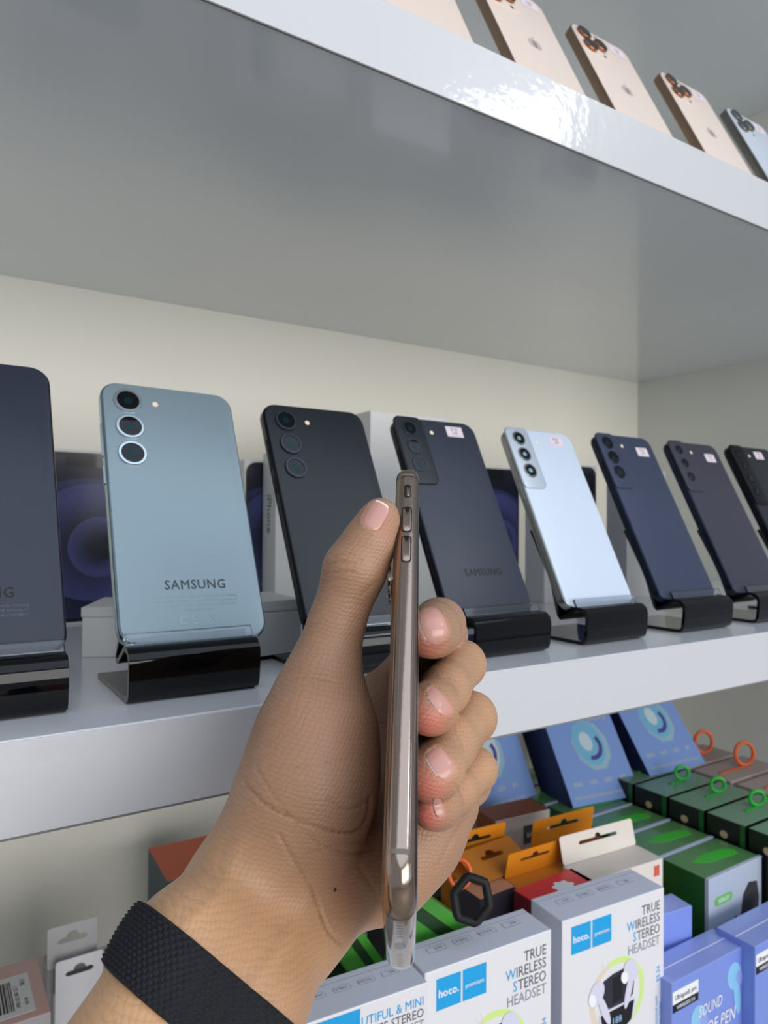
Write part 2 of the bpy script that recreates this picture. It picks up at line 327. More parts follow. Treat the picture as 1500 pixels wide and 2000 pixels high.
# ------------------------------------------------------------------ boxes behind the phones
m_wbox = mat('white_card', (226, 226, 224), 0.45, noise=0.015)
m_wall_black = mat('print_black', (10, 11, 18), 0.25, coat=0.3)
def swirl_mat():
    m = bpy.data.materials.new('blue_swirl_print'); m.use_nodes = True; nt = m.node_tree; b = nt.nodes['Principled BSDF']
    b.inputs['Roughness'].default_value = 0.25
    tc = nt.nodes.new('ShaderNodeTexCoord'); 
    def ringn(cx, cz, rad, wid):
        mp = nt.nodes.new('ShaderNodeVectorMath'); mp.operation = 'SUBTRACT'; mp.inputs[1].default_value = (cx, cz, 0)
        nt.links.new(tc.outputs['Object'], mp.inputs[0])
        ml = nt.nodes.new('ShaderNodeVectorMath'); ml.operation = 'MULTIPLY'; ml.inputs[1].default_value = (1, 1, 0); nt.links.new(mp.outputs[0], ml.inputs[0])
        ln = nt.nodes.new('ShaderNodeVectorMath'); ln.operation = 'LENGTH'; nt.links.new(ml.outputs[0], ln.inputs[0])
        mr = nt.nodes.new('ShaderNodeMapRange'); mr.inputs[1].default_value = rad-wid; mr.inputs[2].default_value = rad; nt.links.new(ln.outputs['Value'], mr.inputs[0])
        lt = nt.nodes.new('ShaderNodeMath'); lt.operation = 'LESS_THAN'; lt.inputs[1].default_value = rad; nt.links.new(ln.outputs['Value'], lt.inputs[0])
        mu = nt.nodes.new('ShaderNodeMath'); mu.operation = 'MULTIPLY'; nt.links.new(mr.outputs[0], mu.inputs[0]); nt.links.new(lt.outputs[0], mu.inputs[1]); return mu
    a = ringn(0.004, -0.004, 0.046, 0.030); c = ringn(0.010, -0.008, 0.024, 0.016); d = ringn(0.0, -0.016, 0.062, 0.035)
    s1 = nt.nodes.new('ShaderNodeMath'); s1.operation = 'ADD'; nt.links.new(a.outputs[0], s1.inputs[0]); nt.links.new(c.outputs[0], s1.inputs[1])
    s2 = nt.nodes.new('ShaderNodeMath'); s2.operation = 'MULTIPLY_ADD'; s2.inputs[1].default_value = 0.5; nt.links.new(d.outputs[0], s2.inputs[0]); nt.links.new(s1.outputs[0], s2.inputs[2])
    cr = nt.nodes.new('ShaderNodeValToRGB'); cr.color_ramp.elements[0].color = s2l((20, 22, 44))+(1,); cr.color_ramp.elements[1].color = s2l((70, 76, 128))+(1,)
    nt.links.new(s2.outputs[0], cr.inputs[0]); nt.links.new(cr.outputs[0], b.inputs['Base Color']); return m
m_swirl = swirl_mat()
def phone_box(x0, x1, y, h, label, swirl=True, side_text=False):
    w = x1-x0; d = 0.028
    r = empty('phone_box', label, 'box', ((x0+x1)/2, y, MT), 0, 'phone boxes standing at the back of the middle shelf')
    box('carton', -w/2, w/2, 0, d, 0, h, m_wbox, r, 0.0006)
    if swirl:
        s = slab('printed_phone', w-0.003, h-0.004, 0.0003, 0.010, 0.0001, m_wall_black, r, (0, -0.0001, h/2), (math.pi/2, 0, 0), en=1)
        slab('printed_wallpaper', w-0.008, h-0.010, 0.0001, 0.008, 0.00003, m_swirl, s, (0, 0, 0.00031), en=1)
        slab('printed_notch', 0.032, 0.009, 0.0001, 0.003, 0.00003, m_wall_black, s, (0, h/2-0.0085, 0.00042), en=1)
    if side_text:
        text('iPhone', 0.0125, mat('grey_print', (130, 130, 128), .5), r, (-w/2-0.0002, d*0.62, h*0.74), (math.pi/2, math.pi/2, -math.pi/2), bold=0.0001)
    return r
phone_box(0.070, 0.148, 0.600, 0.136, 'phone box with blue swirl picture between the far left phone and the sage green phone')
phone_box(0.240, 0.304, 0.602, 0.136, 'phone box showing a thin dark strip just right of the sage green phone')
phone_box(0.257, 0.326, 0.572, 0.142, 'plain white phone box with grey vertical lettering on its side, left of the black phone', False, True)
phone_box(0.333, 0.420, 0.540, 0.180, 'tallest plain white box, between the black phone and the dark grey labelled phone', False)
phone_box(0.450, 0.524, 0.552, 0.138, 'phone box with blue swirl picture between the dark grey phone and the white phone')
phone_box(0.528, 0.576, 0.520, 0.138, 'plain white box right beside the blue swirl box behind the white phone', False)
phone_box(0.580, 0.642, 0.552, 0.146, 'phone box with dark front between the white phone and the slate blue phone')
phone_box(0.648, 0.715, 0.515, 0.140, 'plain white box behind the slate blue phone', False)
r = empty('white_box', 'low white box lying behind the sage green phone, left end showing', 'box', (0.132, 0.462, MT), math.radians(-24))
box('carton', -0.044, 0.040, -0.028, 0.028, 0, 0.024, m_wbox, r, 0.0008); box('lid', -0.0446, 0.0406, -0.0286, 0.0286, 0.0240, 0.030, m_wbox, r, 0.0008)
r = empty('white_box', 'low white box with a round beige seal, right of the sage green phone', 'box', (0.172, 0.400, MT), 0)
box('carton', -0.026, 0.026, 0, 0.05, 0, 0.027, m_wbox, r, 0.0008); box('lid', -0.0265, 0.0265, -0.0005, 0.0505, 0.0272, 0.034, m_wbox, r, 0.0008)
poly('round_seal', ell(-0.016, 0.014, 0.0058, 0.0058), 0.0001, mat('beige_seal', (214, 184, 156), .5), r, (0, -0.0001, 0), (math.pi/2, 0, 0))
tag(tube('cable', [(0.140, 0.397, MT+.0015), (0.160, 0.390, MT+.0015), (0.176, 0.3935, MT+.0015), (0.205, 0.3960, MT+.0015)], 0.0013, m_acr), 'thin black cable on the middle shelf left of the thumb', 'cable')

# ------------------------------------------------------------------ the hand (signed distance field, meshed with surface nets)
RTn, UPn, FWn = np.array(RT), np.array(UP), np.array(FW)
def cp(px, py, d, r=None):      # joint in camera axes (x right, y up, z forward) and radius in metres
    p = np.array([(px-750)/F*d, -(py-1000)/F*d, d], np.float32)
    return (p, r*d/F) if r is not None else p
def rcone(P, A, B):
    (a, ra), (b, rb) = A, B
    ba = b-a; l2 = float(ba@ba); rr = ra-rb; a2 = l2-rr*rr; il2 = 1/l2
    pa = P-a; y = pa@ba; z = y-l2
    q = pa*l2-y[:, None]*ba; x2 = np.einsum('ij,ij->i', q, q); y2 = y*y*l2; z2 = z*z*l2
    k = np.sign(rr)*rr*rr*x2
    c1 = np.sign(z)*a2*z2 > k; c2 = np.sign(y)*a2*y2 < k
    return np.where(c1, np.sqrt(x2+z2)*il2-rb, np.where(c2, np.sqrt(x2+y2)*il2-ra, (np.sqrt(x2*a2*il2)+y*rr)*il2-ra))
def smin(a, b, k):
    h = np.maximum(k-np.abs(a-b), 0)/k; return np.minimum(a, b)-h*h*k*0.25
HAND = {}
palm = [  # pairs of joints
    ((236, 2086, .182, 136), (364, 1868, .206, 113)), ((370, 2225, .182, 140), (476, 1958, .207, 112)),
    ((364, 1868, .206, 113), (495, 1722, .238, 110)), ((476, 1958, .207, 112), (580, 1792, .240, 98)),
    ((495, 1722, .238, 112), (578, 1600, .240, 124)), ((580, 1792, .240, 98), (700, 1690, .262, 90)),
    ((578, 1600, .240, 124), (606, 1520, .239, 124)), ((606, 1520, .239, 124), (620, 1430, .244, 106)), ((620, 1430, .244, 106), (626, 1350, .252, 78)),
    ((540, 1750, .246, 96), (760, 1560, .288, 84)), ((760, 1560, .288, 84), (748, 1370, .296, 54)), ((760, 1560, .288, 84), (800, 1420, .302, 58)),
    ((760, 1580, .288, 84), (850, 1480, .298, 54)), ((700, 1690, .262, 92), (748, 1688, .266, 92)), ((748, 1688, .266, 92), (812, 1628, .272, 84)), ((812, 1628, .272, 84), (872, 1572, .284, 62)),
    ((640, 1640, .255, 90), (760, 1600, .285, 90)),
]
fingers = [
    [(748, 1370, .296, 52), (806, 1296, .318, 42), (868, 1240, .318, 42), (858, 1219, .290, 48), (846, 1231, .266, 50), (838, 1236, .256, 50)],
    [(800, 1415, .302, 52), (860, 1330, .316, 44), (903, 1297, .296, 43), (870, 1345, .266, 46), (842, 1384, .248, 47), (834, 1393, .243, 41)],
    [(850, 1480, .298, 50), (900, 1430, .310, 44), (921, 1401, .290, 46), (882, 1452, .262, 48), (850, 1505, .246, 51), (838, 1520, .242, 45)],
    [(876, 1560, .290, 46), (915, 1530, .300, 40), (929, 1503, .284, 39), (888, 1548, .262, 40), (856, 1576, .250, 39), (842, 1584, .245, 35)],
]
thumb = [(626, 1350, .252, 78), (640, 1285, .256, 62), (658, 1215, .258, 52.5), (677, 1160, .259, 51), (693, 1113, .259, 59), (721, 1060, .260, 49), (740, 1018, .262, 37), (744, 1006, .262, 31)]
def J(t): return cp(*t)
palmJ = [(J(a), J(b)) for a, b in palm]; fingJ = [[J(t) for t in f] for f in fingers]; thumbJ = [J(t) for t in thumb]
def sdf(P):
    d = None
    for a, b in palmJ:
        v = rcone(P, a, b); d = v if d is None else smin(d, v, .009)
    th = None
    for a, b in zip(thumbJ, thumbJ[1:]):
        v = rcone(P, a, b); th = v if th is None else smin(th, v, .004)
    tot = smin(d, th, .006)
    for f in fingJ:
        pr = rcone(P, f[0], f[1]); tot = np.minimum(tot, smin(d, pr, .006))
    for f in fingJ:
        c = None
        for a, b in zip(f, f[1:]):
            v = rcone(P, a, b); c = v if c is None else smin(c, v, .004)
        tot = smin(tot, c, .0012)
    return tot
def surface_nets():
    h = np.float32(.00085); lo = np.array([-.140, -.215, .125], np.float32); hi = np.array([.058, .012, .345], np.float32)
    B = 8; nb = np.ceil((hi-lo)/(h*B)).astype(int); n = nb*B
    bc = np.stack(np.meshgrid(*[np.arange(k) for k in nb], indexing='ij'), -1).reshape(-1, 3)
    cen = (lo+(bc*B+B/2)*h).astype(np.float32); dc = sdf(cen)
    Fd = np.repeat(np.repeat(np.repeat(dc.reshape(nb), B, 0), B, 1), B, 2).astype(np.float32)
    keep = bc[np.abs(dc) < h*B*1.05+.002]
    loc = np.stack(np.meshgrid(*[np.arange(B)]*3, indexing='ij'), -1).reshape(-1, 3)
    for s in range(0, len(keep), 600):
        kk = keep[s:s+600]; idx = (kk[:, None, :]*B+loc[None]).reshape(-1, 3)
        Fd[idx[:, 0], idx[:, 1], idx[:, 2]] = sdf((lo+idx*h).astype(np.float32))
    ins = Fd < 0
    c = [ins[i:n[0]-1+i, j:n[1]-1+j, k:n[2]-1+k] for i in (0, 1) for j in (0, 1) for k in (0, 1)]
    sm = sum(x.astype(np.int8) for x in c); act = (sm > 0) & (sm < 8); ids = np.full(act.shape, -1, np.int64); cells = np.argwhere(act); ids[act] = np.arange(len(cells))
    acc = np.zeros((len(cells), 3)); cnt = np.zeros(len(cells)); corners = [(i, j, k) for i in (0, 1) for j in (0, 1) for k in (0, 1)]
    for A in corners:
        for ax in range(3):
            if A[ax]: continue
            Bc = list(A); Bc[ax] = 1
            fa = Fd[tuple((cells+A).T)]; fb = Fd[tuple((cells+Bc).T)]; m = (fa < 0) != (fb < 0); t = fa/np.where(m, fa-fb, 1)
            p = np.tile(np.array(A, float), (len(cells), 1)); p[:, ax] += t
            acc[m] += p[m]; cnt[m] += 1
    V = lo+(cells+acc/cnt[:, None])*h
    quads = []
    for ax in range(3):
        sl = [slice(0, None)]*3; a = [slice(1, n[k]-1) for k in range(3)]; a[ax] = slice(0, n[ax]-1); b = list(a); b[ax] = slice(1, n[ax])
        ia, ib = ins[tuple(a)], ins[tuple(b)]; e = np.argwhere(ia != ib); fl = ia[tuple(e.T)]
        off = np.array([1, 1, 1]); off[ax] = 0; e = e+off
        u, v = [(1, 2), (2, 0), (0, 1)][ax]; du = np.zeros(3, int); dv = np.zeros(3, int); du[u] = 1; dv[v] = 1
        q = np.stack([ids[tuple((e-du-dv).T)], ids[tuple((e-dv).T)], ids[tuple(e.T)], ids[tuple((e-du).T)]], 1)
        q[~fl] = q[~fl][:, ::-1]; quads.append(q)
    Q = np.concatenate(quads); Q = Q[(Q >= 0).all(1)]
    E = np.concatenate([Q[:, [0, 1]], Q[:, [1, 2]], Q[:, [2, 3]], Q[:, [3, 0]]])
    for it in range(4):
        lam = 0.5; s = np.zeros_like(V); k = np.zeros(len(V))
        np.add.at(s, E[:, 0], V[E[:, 1]]); np.add.at(s, E[:, 1], V[E[:, 0]]); np.add.at(k, E[:, 0], 1); np.add.at(k, E[:, 1], 1)
        V = V+lam*(s/np.maximum(k, 1)[:, None]-V)
    return V, Q
V, Q = surface_nets()
# vertex normals
fn = np.cross(V[Q[:, 2]]-V[Q[:, 0]], V[Q[:, 3]]-V[Q[:, 1]]); N = np.zeros_like(V)
for k in range(4): np.add.at(N, Q[:, k], fn)
N /= np.linalg.norm(N, axis=1)[:, None]+1e-12
pxy = np.stack([750+F*V[:, 0]/V[:, 2], 1000-F*V[:, 1]/V[:, 2]], 1)
facing = np.einsum('ij,ij->i', N, -V/np.linalg.norm(V, axis=1)[:, None])
def curve(pts, n=24):           # Catmull-Rom through the given points
    p = np.array([pts[0]]+list(pts)+[pts[-1]], float); out = []
    for i in range(1, len(p)-2):
        for t in np.linspace(0, 1, n, endpoint=False):
            out.append(.5*((2*p[i])+(-p[i-1]+p[i+1])*t+(2*p[i-1]-5*p[i]+4*p[i+1]-p[i+2])*t*t+(-p[i-1]+3*p[i]-3*p[i+1]+p[i+2])*t**3))
    out.append(p[-2]); return np.array(out)
CREASE = [  # points, depth mm, width px, depth range
    ([(478, 1530), (520, 1572), (575, 1600), (640, 1622), (690, 1625), (716, 1600), (722, 1560)], .55, 3.5, (.0, .30)),
    ([(500, 1500), (540, 1560), (610, 1640), (680, 1665), (735, 1655)], .30, 3, (.0, .30)),
    ([(545, 1630), (580, 1690), (612, 1745), (640, 1816), (668, 1845)], .50, 3.2, (.0, .30)),
    ([(640, 1560), (680, 1582), (715, 1565)], .30, 3, (.0, .30)), ([(520, 1495), (580, 1500), (640, 1490), (690, 1480)], .18, 3, (.0, .30)),
    ([(600, 1670), (660, 1650), (720, 1640)], .2, 3, (.0, .30)), ([(700, 1690), (730, 1740), (742, 1780)], .2, 4, (.0, .30)),
    ([(638, 1104), (660, 1096), (684, 1100), (704, 1094)], .30, 3, (.0, .30)), ([(632, 1122), (656, 1116), (690, 1118)], .28, 3, (.0, .30)), ([(648, 1088), (668, 1082), (690, 1082)], .22, 2.6, (.0, .30)), ([(628, 1136), (650, 1132), (676, 1134)], .2, 2.6, (.0, .30)),
    ([(738, 1136), (722, 1146), (706, 1162)], .15, 4, (.0, .30)), ([(560, 1330), (600, 1322), (650, 1330)], .12, 3, (.0, .30)),
    ([(896, 1350), (884, 1336), (870, 1322)], .22, 3, (.0, .275)), ([(905, 1462), (896, 1440), (884, 1426)], .25, 3, (.0, .275)), ([(908, 1575), (902, 1552), (890, 1535)], .25, 3, (.0, .275)),
    ([(850, 1700), (880, 1640), (905, 1600), (930, 1590)], .25, 4, (.0, .33)),
]
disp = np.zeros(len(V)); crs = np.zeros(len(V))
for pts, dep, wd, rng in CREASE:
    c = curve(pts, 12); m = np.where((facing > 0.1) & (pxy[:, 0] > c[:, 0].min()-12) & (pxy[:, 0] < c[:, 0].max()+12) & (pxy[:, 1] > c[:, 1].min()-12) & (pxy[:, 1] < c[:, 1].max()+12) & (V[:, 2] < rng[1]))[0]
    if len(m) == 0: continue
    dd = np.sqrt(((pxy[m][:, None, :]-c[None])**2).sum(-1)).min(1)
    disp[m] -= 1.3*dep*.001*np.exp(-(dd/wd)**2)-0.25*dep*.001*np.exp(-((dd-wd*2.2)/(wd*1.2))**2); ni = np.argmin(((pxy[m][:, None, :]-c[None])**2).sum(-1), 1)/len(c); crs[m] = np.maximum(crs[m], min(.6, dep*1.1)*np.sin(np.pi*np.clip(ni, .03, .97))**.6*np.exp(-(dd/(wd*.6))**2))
# tendons and veins at the wrist
for pts, amp, wd in (([(560, 1700), (500, 1790), (430, 1880)], .5, 16), ([(600, 1760), (545, 1850), (490, 1930)], .6, 14), ([(470, 1640), (430, 1740), (370, 1800)], .4, 14)):
    c = curve(pts, 12); m = np.where((facing > 0.1))[0]
    dd = np.sqrt(((pxy[m][:, None, :]-c[None])**2).sum(-1)).min(1); disp[m] += amp*.001*np.exp(-(dd/wd)**2)
# nails: (centre px, direction of free edge, half length, half width, max depth)
NAILS = [(734, 1006, (.50, -.86), 29, 20, 'thumb'), (845, 1222, (-.93, .37), 26, 32, 'i'), (858, 1371, (-.78, .62), 14, 31, 'm'), (861, 1492, (-.80, .60), 21, 33, 'r'), (857, 1578, (-.95, .25), 10, 19, 'p')]
for cx, cy, (ux, uy), hl, hw, _ in NAILS:
    a = ((pxy[:, 0]-cx)*ux+(pxy[:, 1]-cy)*uy)/hl; b = ((pxy[:, 0]-cx)*(-uy)+(pxy[:, 1]-cy)*ux)/hw
    rr = (np.abs(a)**3.4+np.abs(b)**3.4)**(1/3.4); m = (facing > 0) & (rr < 1.5) & (V[:, 2] < .30)
    disp[m] += .00035*np.exp(-((rr[m]-1.12)/.13)**2)*np.where(a[m] > .5, .3, 1)-.00025*(rr[m] < 1.0)
V = V+N*disp[:, None]
red = np.zeros(len(V)); yel = np.zeros(len(V))
for px, py, d, rad, am in ((836, 1405, .240, 34, 1.0), (835, 1530, .238, 36, .95), (830, 1595, .240, 34, .85), (834, 1262, .250, 34, .55), (650, 1385, .215, 75, .32), (690, 1650, .24, 95, .22), (765, 1020, .250, 30, .25), (700, 1450, .24, 70, .15)):
    p = cp(px, py, d); q = np.linalg.norm(V-p, axis=1)/(rad*d/F); red = np.maximum(red, am*np.exp(-q*q))
for px, py, rad, am in ((400, 1760, 190, .8), (560, 1850, 160, .8), (250, 1960, 200, 1.0), (930, 1400, 70, .6), (925, 1300, 60, .5), (930, 1510, 60, .6)):
    q = np.linalg.norm(pxy-np.array([px, py]), axis=1)/rad; yel = np.maximum(yel, am*np.exp(-q*q))
R3 = np.stack([RTn, UPn, FWn])          # rows: camera axes in world
me = bpy.data.meshes.new('hand'); WV = V@R3
root_w = Vector((WV.mean(0)))
OR = np.array(root_w)
me.from_pydata((WV-OR).tolist(), [], Q.tolist()); me.update()
at_r = me.color_attributes.new('flush', 'FLOAT_COLOR', 'POINT')
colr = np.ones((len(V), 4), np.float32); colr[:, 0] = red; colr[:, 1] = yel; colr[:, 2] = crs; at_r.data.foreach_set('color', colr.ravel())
for p in me.polygons: p.use_smooth = True
def skin_mat():
    m = bpy.data.materials.new('skin'); m.use_nodes = True; nt = m.node_tree; b = nt.nodes['Principled BSDF']; L = nt.links.new; nn = nt.nodes.new
    b.inputs['Roughness'].default_value = 0.46; b.inputs['Subsurface Weight'].default_value = 0.12; b.inputs['Subsurface Radius'].default_value = (1, .35, .2); b.inputs['Subsurface Scale'].default_value = 0.004
    b.inputs['Specular IOR Level'].default_value = 0.42
    tc = nn('ShaderNodeTexCoord'); mp = nn('ShaderNodeMapping'); L(tc.outputs['Object'], mp.inputs['Vector'])
    at_ = nn('ShaderNodeAttribute'); at_.attribute_name = 'flush'; sp = nn('ShaderNodeSeparateColor'); L(at_.outputs['Color'], sp.inputs[0])
    def mix(fac, a, bb):
        x = nn('ShaderNodeMix'); x.data_type = 'RGBA'; L(fac, x.inputs[0]) if not isinstance(fac, float) else None
        (L(a, x.inputs[6]) if not isinstance(a, tuple) else setattr(x.inputs[6], 'default_value', a)); (L(bb, x.inputs[7]) if not isinstance(bb, tuple) else setattr(x.inputs[7], 'default_value', bb)); return x.outputs[2]
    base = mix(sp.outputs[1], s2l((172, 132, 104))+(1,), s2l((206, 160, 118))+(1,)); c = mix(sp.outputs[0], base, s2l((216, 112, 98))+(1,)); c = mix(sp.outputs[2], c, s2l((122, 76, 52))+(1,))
    n1 = nn('ShaderNodeTexNoise'); n1.inputs['Scale'].default_value = 55; n1.inputs['Detail'].default_value = 5; L(mp.outputs[0], n1.inputs['Vector'])
    r1 = nn('ShaderNodeMapRange'); r1.inputs[3].default_value = .86; r1.inputs[4].default_value = 1.12; L(n1.outputs[0], r1.inputs[0])
    sc = nn('ShaderNodeVectorMath'); sc.operation = 'SCALE'; L(c, sc.inputs[0]); L(r1.outputs[0], sc.inputs['Scale'])
    # fine parallel skin lines crossing the thumb base, in two directions
    def lines(rot, scale, dist):
        mm = nn('ShaderNodeMapping'); mm.inputs['Rotation'].default_value = rot; L(tc.outputs['Object'], mm.inputs['Vector'])
        w = nn('ShaderNodeTexWave'); w.wave_type = 'BANDS'; w.bands_direction = 'Z'; w.inputs['Scale'].default_value = scale; w.inputs['Distortion'].default_value = dist; w.inputs['Detail'].default_value = 2; w.inputs['Detail Scale'].default_value = 1.1
        L(mm.outputs[0], w.inputs['Vector']); p = nn('ShaderNodeMath'); p.operation = 'POWER'; p.inputs[1].default_value = .35; L(w.outputs[1], p.inputs[0]); return p.outputs[0]
    w1 = lines((0, math.radians(-14), 0), 205, 5.5); w2 = lines((0, math.radians(50), 0), 225, 5.5)
    v = nn('ShaderNodeTexVoronoi'); v.feature = 'DISTANCE_TO_EDGE'; v.inputs['Scale'].default_value = 900; L(tc.outputs['Object'], v.inputs['Vector'])
    a1 = nn('ShaderNodeMath'); a1.operation = 'MULTIPLY_ADD'; a1.inputs[1].default_value = .9; L(w2, a1.inputs[0]); L(w1, a1.inputs[2])
    a2 = nn('ShaderNodeMath'); a2.operation = 'MULTIPLY_ADD'; a2.inputs[1].default_value = .5; L(v.outputs[0], a2.inputs[0]); L(a1.outputs[0], a2.inputs[2])
    bp = nn('ShaderNodeBump'); bp.inputs['Strength'].default_value = .30; bp.inputs['Distance'].default_value = .0003; L(a2.outputs[0], bp.inputs['Height']); L(bp.outputs[0], b.inputs['Normal'])
    r2 = nn('ShaderNodeMapRange'); r2.inputs[1].default_value = 0.2; r2.inputs[2].default_value = 1.6; r2.inputs[3].default_value = .90; r2.inputs[4].default_value = 1.03; L(a1.outputs[0], r2.inputs[0])
    s2 = nn('ShaderNodeVectorMath'); s2.operation = 'SCALE'; L(sc.outputs[0], s2.inputs[0]); L(r2.outputs[0], s2.inputs['Scale']); L(s2.outputs[0], b.inputs['Base Color'])
    return m
m_skin = skin_mat()
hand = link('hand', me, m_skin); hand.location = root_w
tag(hand, 'bare left hand and forearm gripping the gold phone edge-on, black band at wrist', 'hand')
def march(px, py, d0=.14, d1=.34, off=0.0):
    dirs = np.stack([(px-750)/F, -(py-1000)/F, np.ones_like(px)], 1); t = np.full(len(px), d0)
    ln = np.linalg.norm(dirs, axis=1)
    for _ in range(60): t = np.minimum(t+(sdf((dirs*t[:, None]).astype(np.float32))-off)/ln*.9, d1)
    return dirs*t[:, None]
m_nail = mat('fingernail', (204, 150, 136), 0.3, coat=0.4, coat_rough=0.15, noise=0.05, nscale=200)
m_nailedge = mat('nail_free_edge', (238, 222, 208), 0.4)
for cx, cy, (ux, uy), hl, hw, nm in NAILS:
    nr, na = 9, 40; px = []; py = []
    for i in range(nr):
        q = i/(nr-1)
        for k in range(na):
            t = 2*math.pi*k/na; c, s_ = math.cos(t), math.sin(t); e = 2/3.4
            a = math.copysign(abs(c)**e, c)*hl*q; b_ = math.copysign(abs(s_)**e, s_)*hw*q; px.append(cx+a*ux-b_*uy); py.append(cy+a*uy+b_*ux)
    P3 = march(np.array(px), np.array(py), off=.00012)
    for i in range(1, nr):
        for k in range(na):
            a_, b_ = P3[(i-1)*na+k], P3[i*na+k]
            if b_[2]-a_[2] > .0022: P3[i*na+k] = a_+np.array([0, 0, .0004])
    g = (P3@R3-OR).reshape(nr, na, 3); cen = g[0, 0]
    tow = -np.array(root_w+Vector(cen)); tow /= np.linalg.norm(tow)
    bm = bmesh.new(); rings = []
    for i in range(nr): rings.append([bm.verts.new(g[i, k]+tow*(.00022 if i < nr-1 else -.0004)*(1-(i/(nr-1))**4*.6)) for k in range(na)])
    for i in range(nr-1):
        for k in range(na): bm.faces.new((rings[i][k], rings[i][(k+1) % na], rings[i+1][(k+1) % na], rings[i+1][k]))
    bmesh.ops.remove_doubles(bm, verts=bm.verts, dist=1e-5)
    nail = bmesh_to('fingernail', bm, [m_nail, m_nailedge], hand, smooth=True)
    # free edge: faces near the far end along the finger direction
    ud = np.array(RT)*ux-np.array(UP)*uy; md = hl*.25/F
    ext = max(float((np.array(v.co)-cen)@ud) for v in nail.data.vertices)
    for p in nail.data.polygons:
        if float((np.array(p.center)-cen)@ud) > ext*.84: p.material_index = 1
# small mole on the heel of the palm
pm = (march(np.array([654.]), np.array([1738.]), off=.0001)@R3-OR)[0]
bm = bmesh.new(); bmesh.ops.create_icosphere(bm, subdivisions=2, radius=.0006, matrix=Matrix.Translation(pm)); bmesh_to('mole', bm, mat('mole_brown', (84, 44, 36), .6), hand, smooth=True)
# woven wristband
band_dir = cp(360, 1925, .2, 0)[0]; vw = band_dir/np.linalg.norm(band_dir); ld = np.array([.77, -.64, 0.]); ld /= np.linalg.norm(ld)
nrm = np.cross(vw, ld); nrm /= np.linalg.norm(nrm); nrm = nrm if nrm[1] > 0 else -nrm          # along the arm, towards the hand
cA = cp(404, 1866, .212); cB = cp(318, 1982, .194); wband = float((cA-cB)@nrm)
e1 = ld-nrm*(ld@nrm); e1 /= np.linalg.norm(e1); e2 = np.cross(nrm, e1)
nu, nv = 460, 46; PP = []; 
for j in range(nv+1):
    v = j/nv; c = cA+(cB-cA)*v*1.0; 
    for i in range(nu): t = 2*math.pi*i/nu; PP.append((c, e1*math.cos(t)+e2*math.sin(t)))
Cc = np.array([p[0] for p in PP]); Dd = np.array([p[1] for p in PP]); t = np.full(len(PP), .004)
for _ in range(60): t = t+np.maximum(-sdf((Cc+Dd*t[:, None]).astype(np.float32)), -.01)*.8
t = t.reshape(nv+1, nu); 
for _ in range(6): t = (np.roll(t, 1, 1)+t+np.roll(t, -1, 1))/3
jj, ii = np.meshgrid(np.arange(nv+1), np.arange(nu), indexing='ij')
row = jj/nv*15; rr_ = np.floor(row); ph = ii/nu*72+(rr_ % 2)*.5
hgt = .0010*np.abs(np.sin(math.pi*ph))**.6*np.abs(np.sin(math.pi*row))**.5
edge = np.minimum(jj, nv-jj)/nv; roundoff = np.sqrt(np.clip(edge/.06, 0, 1))
out = t+.0012*roundoff+.0004+hgt*np.clip(edge/.03, 0, 1)
PO = (Cc.reshape(nv+1, nu, 3)+Dd.reshape(nv+1, nu, 3)*out[..., None])@R3-OR; PI_ = (Cc.reshape(nv+1, nu, 3)+Dd.reshape(nv+1, nu, 3)*(t-.0008)[..., None])@R3-OR
verts = PO.reshape(-1, 3).tolist()+PI_.reshape(-1, 3).tolist(); faces = []; o2 = (nv+1)*nu
for j in range(nv):
    for i in range(nu):
        i2 = (i+1) % nu; faces.append((j*nu+i, j*nu+i2, (j+1)*nu+i2, (j+1)*nu+i))
for j in (0, nv):
    for i in range(nu): i2 = (i+1) % nu; faces.append((j*nu+i, j*nu+i2, o2+j*nu+i2, o2+j*nu+i))
mb = bpy.data.meshes.new('wristband'); mb.from_pydata(verts, [], faces); mb.update()
for p in mb.polygons: p.use_smooth = True
tag(link('wristband', mb, mat('black_woven_nylon', (22, 23, 28), .75, noise=.35, nscale=700, bump=.4, bscale=2500), hand), 'black woven fabric wristband')

# ------------------------------------------------------------------ the held phone
T0 = np.array(at(797, 890, .285)); B0 = np.array(at(779, 1774, .1715)); Ld = B0-T0; LEN = float(np.linalg.norm(Ld)); Ld /= LEN
nx = np.cross(Ld, T0/np.linalg.norm(T0)); nx /= np.linalg.norm(nx)
if nx@np.array(RT) < 0: nx = -nx
nx = nx+0.012*np.cross(Ld, nx)*(1 if np.cross(Ld, nx)@np.array(FW) > 0 else -1)*-1; nx = nx-(nx@Ld)*Ld; nx /= np.linalg.norm(nx)
Wd = np.cross(nx, Ld); Wd = Wd if Wd@np.array(FW) > 0 else -Wd
PW, PT = .0745, .0078
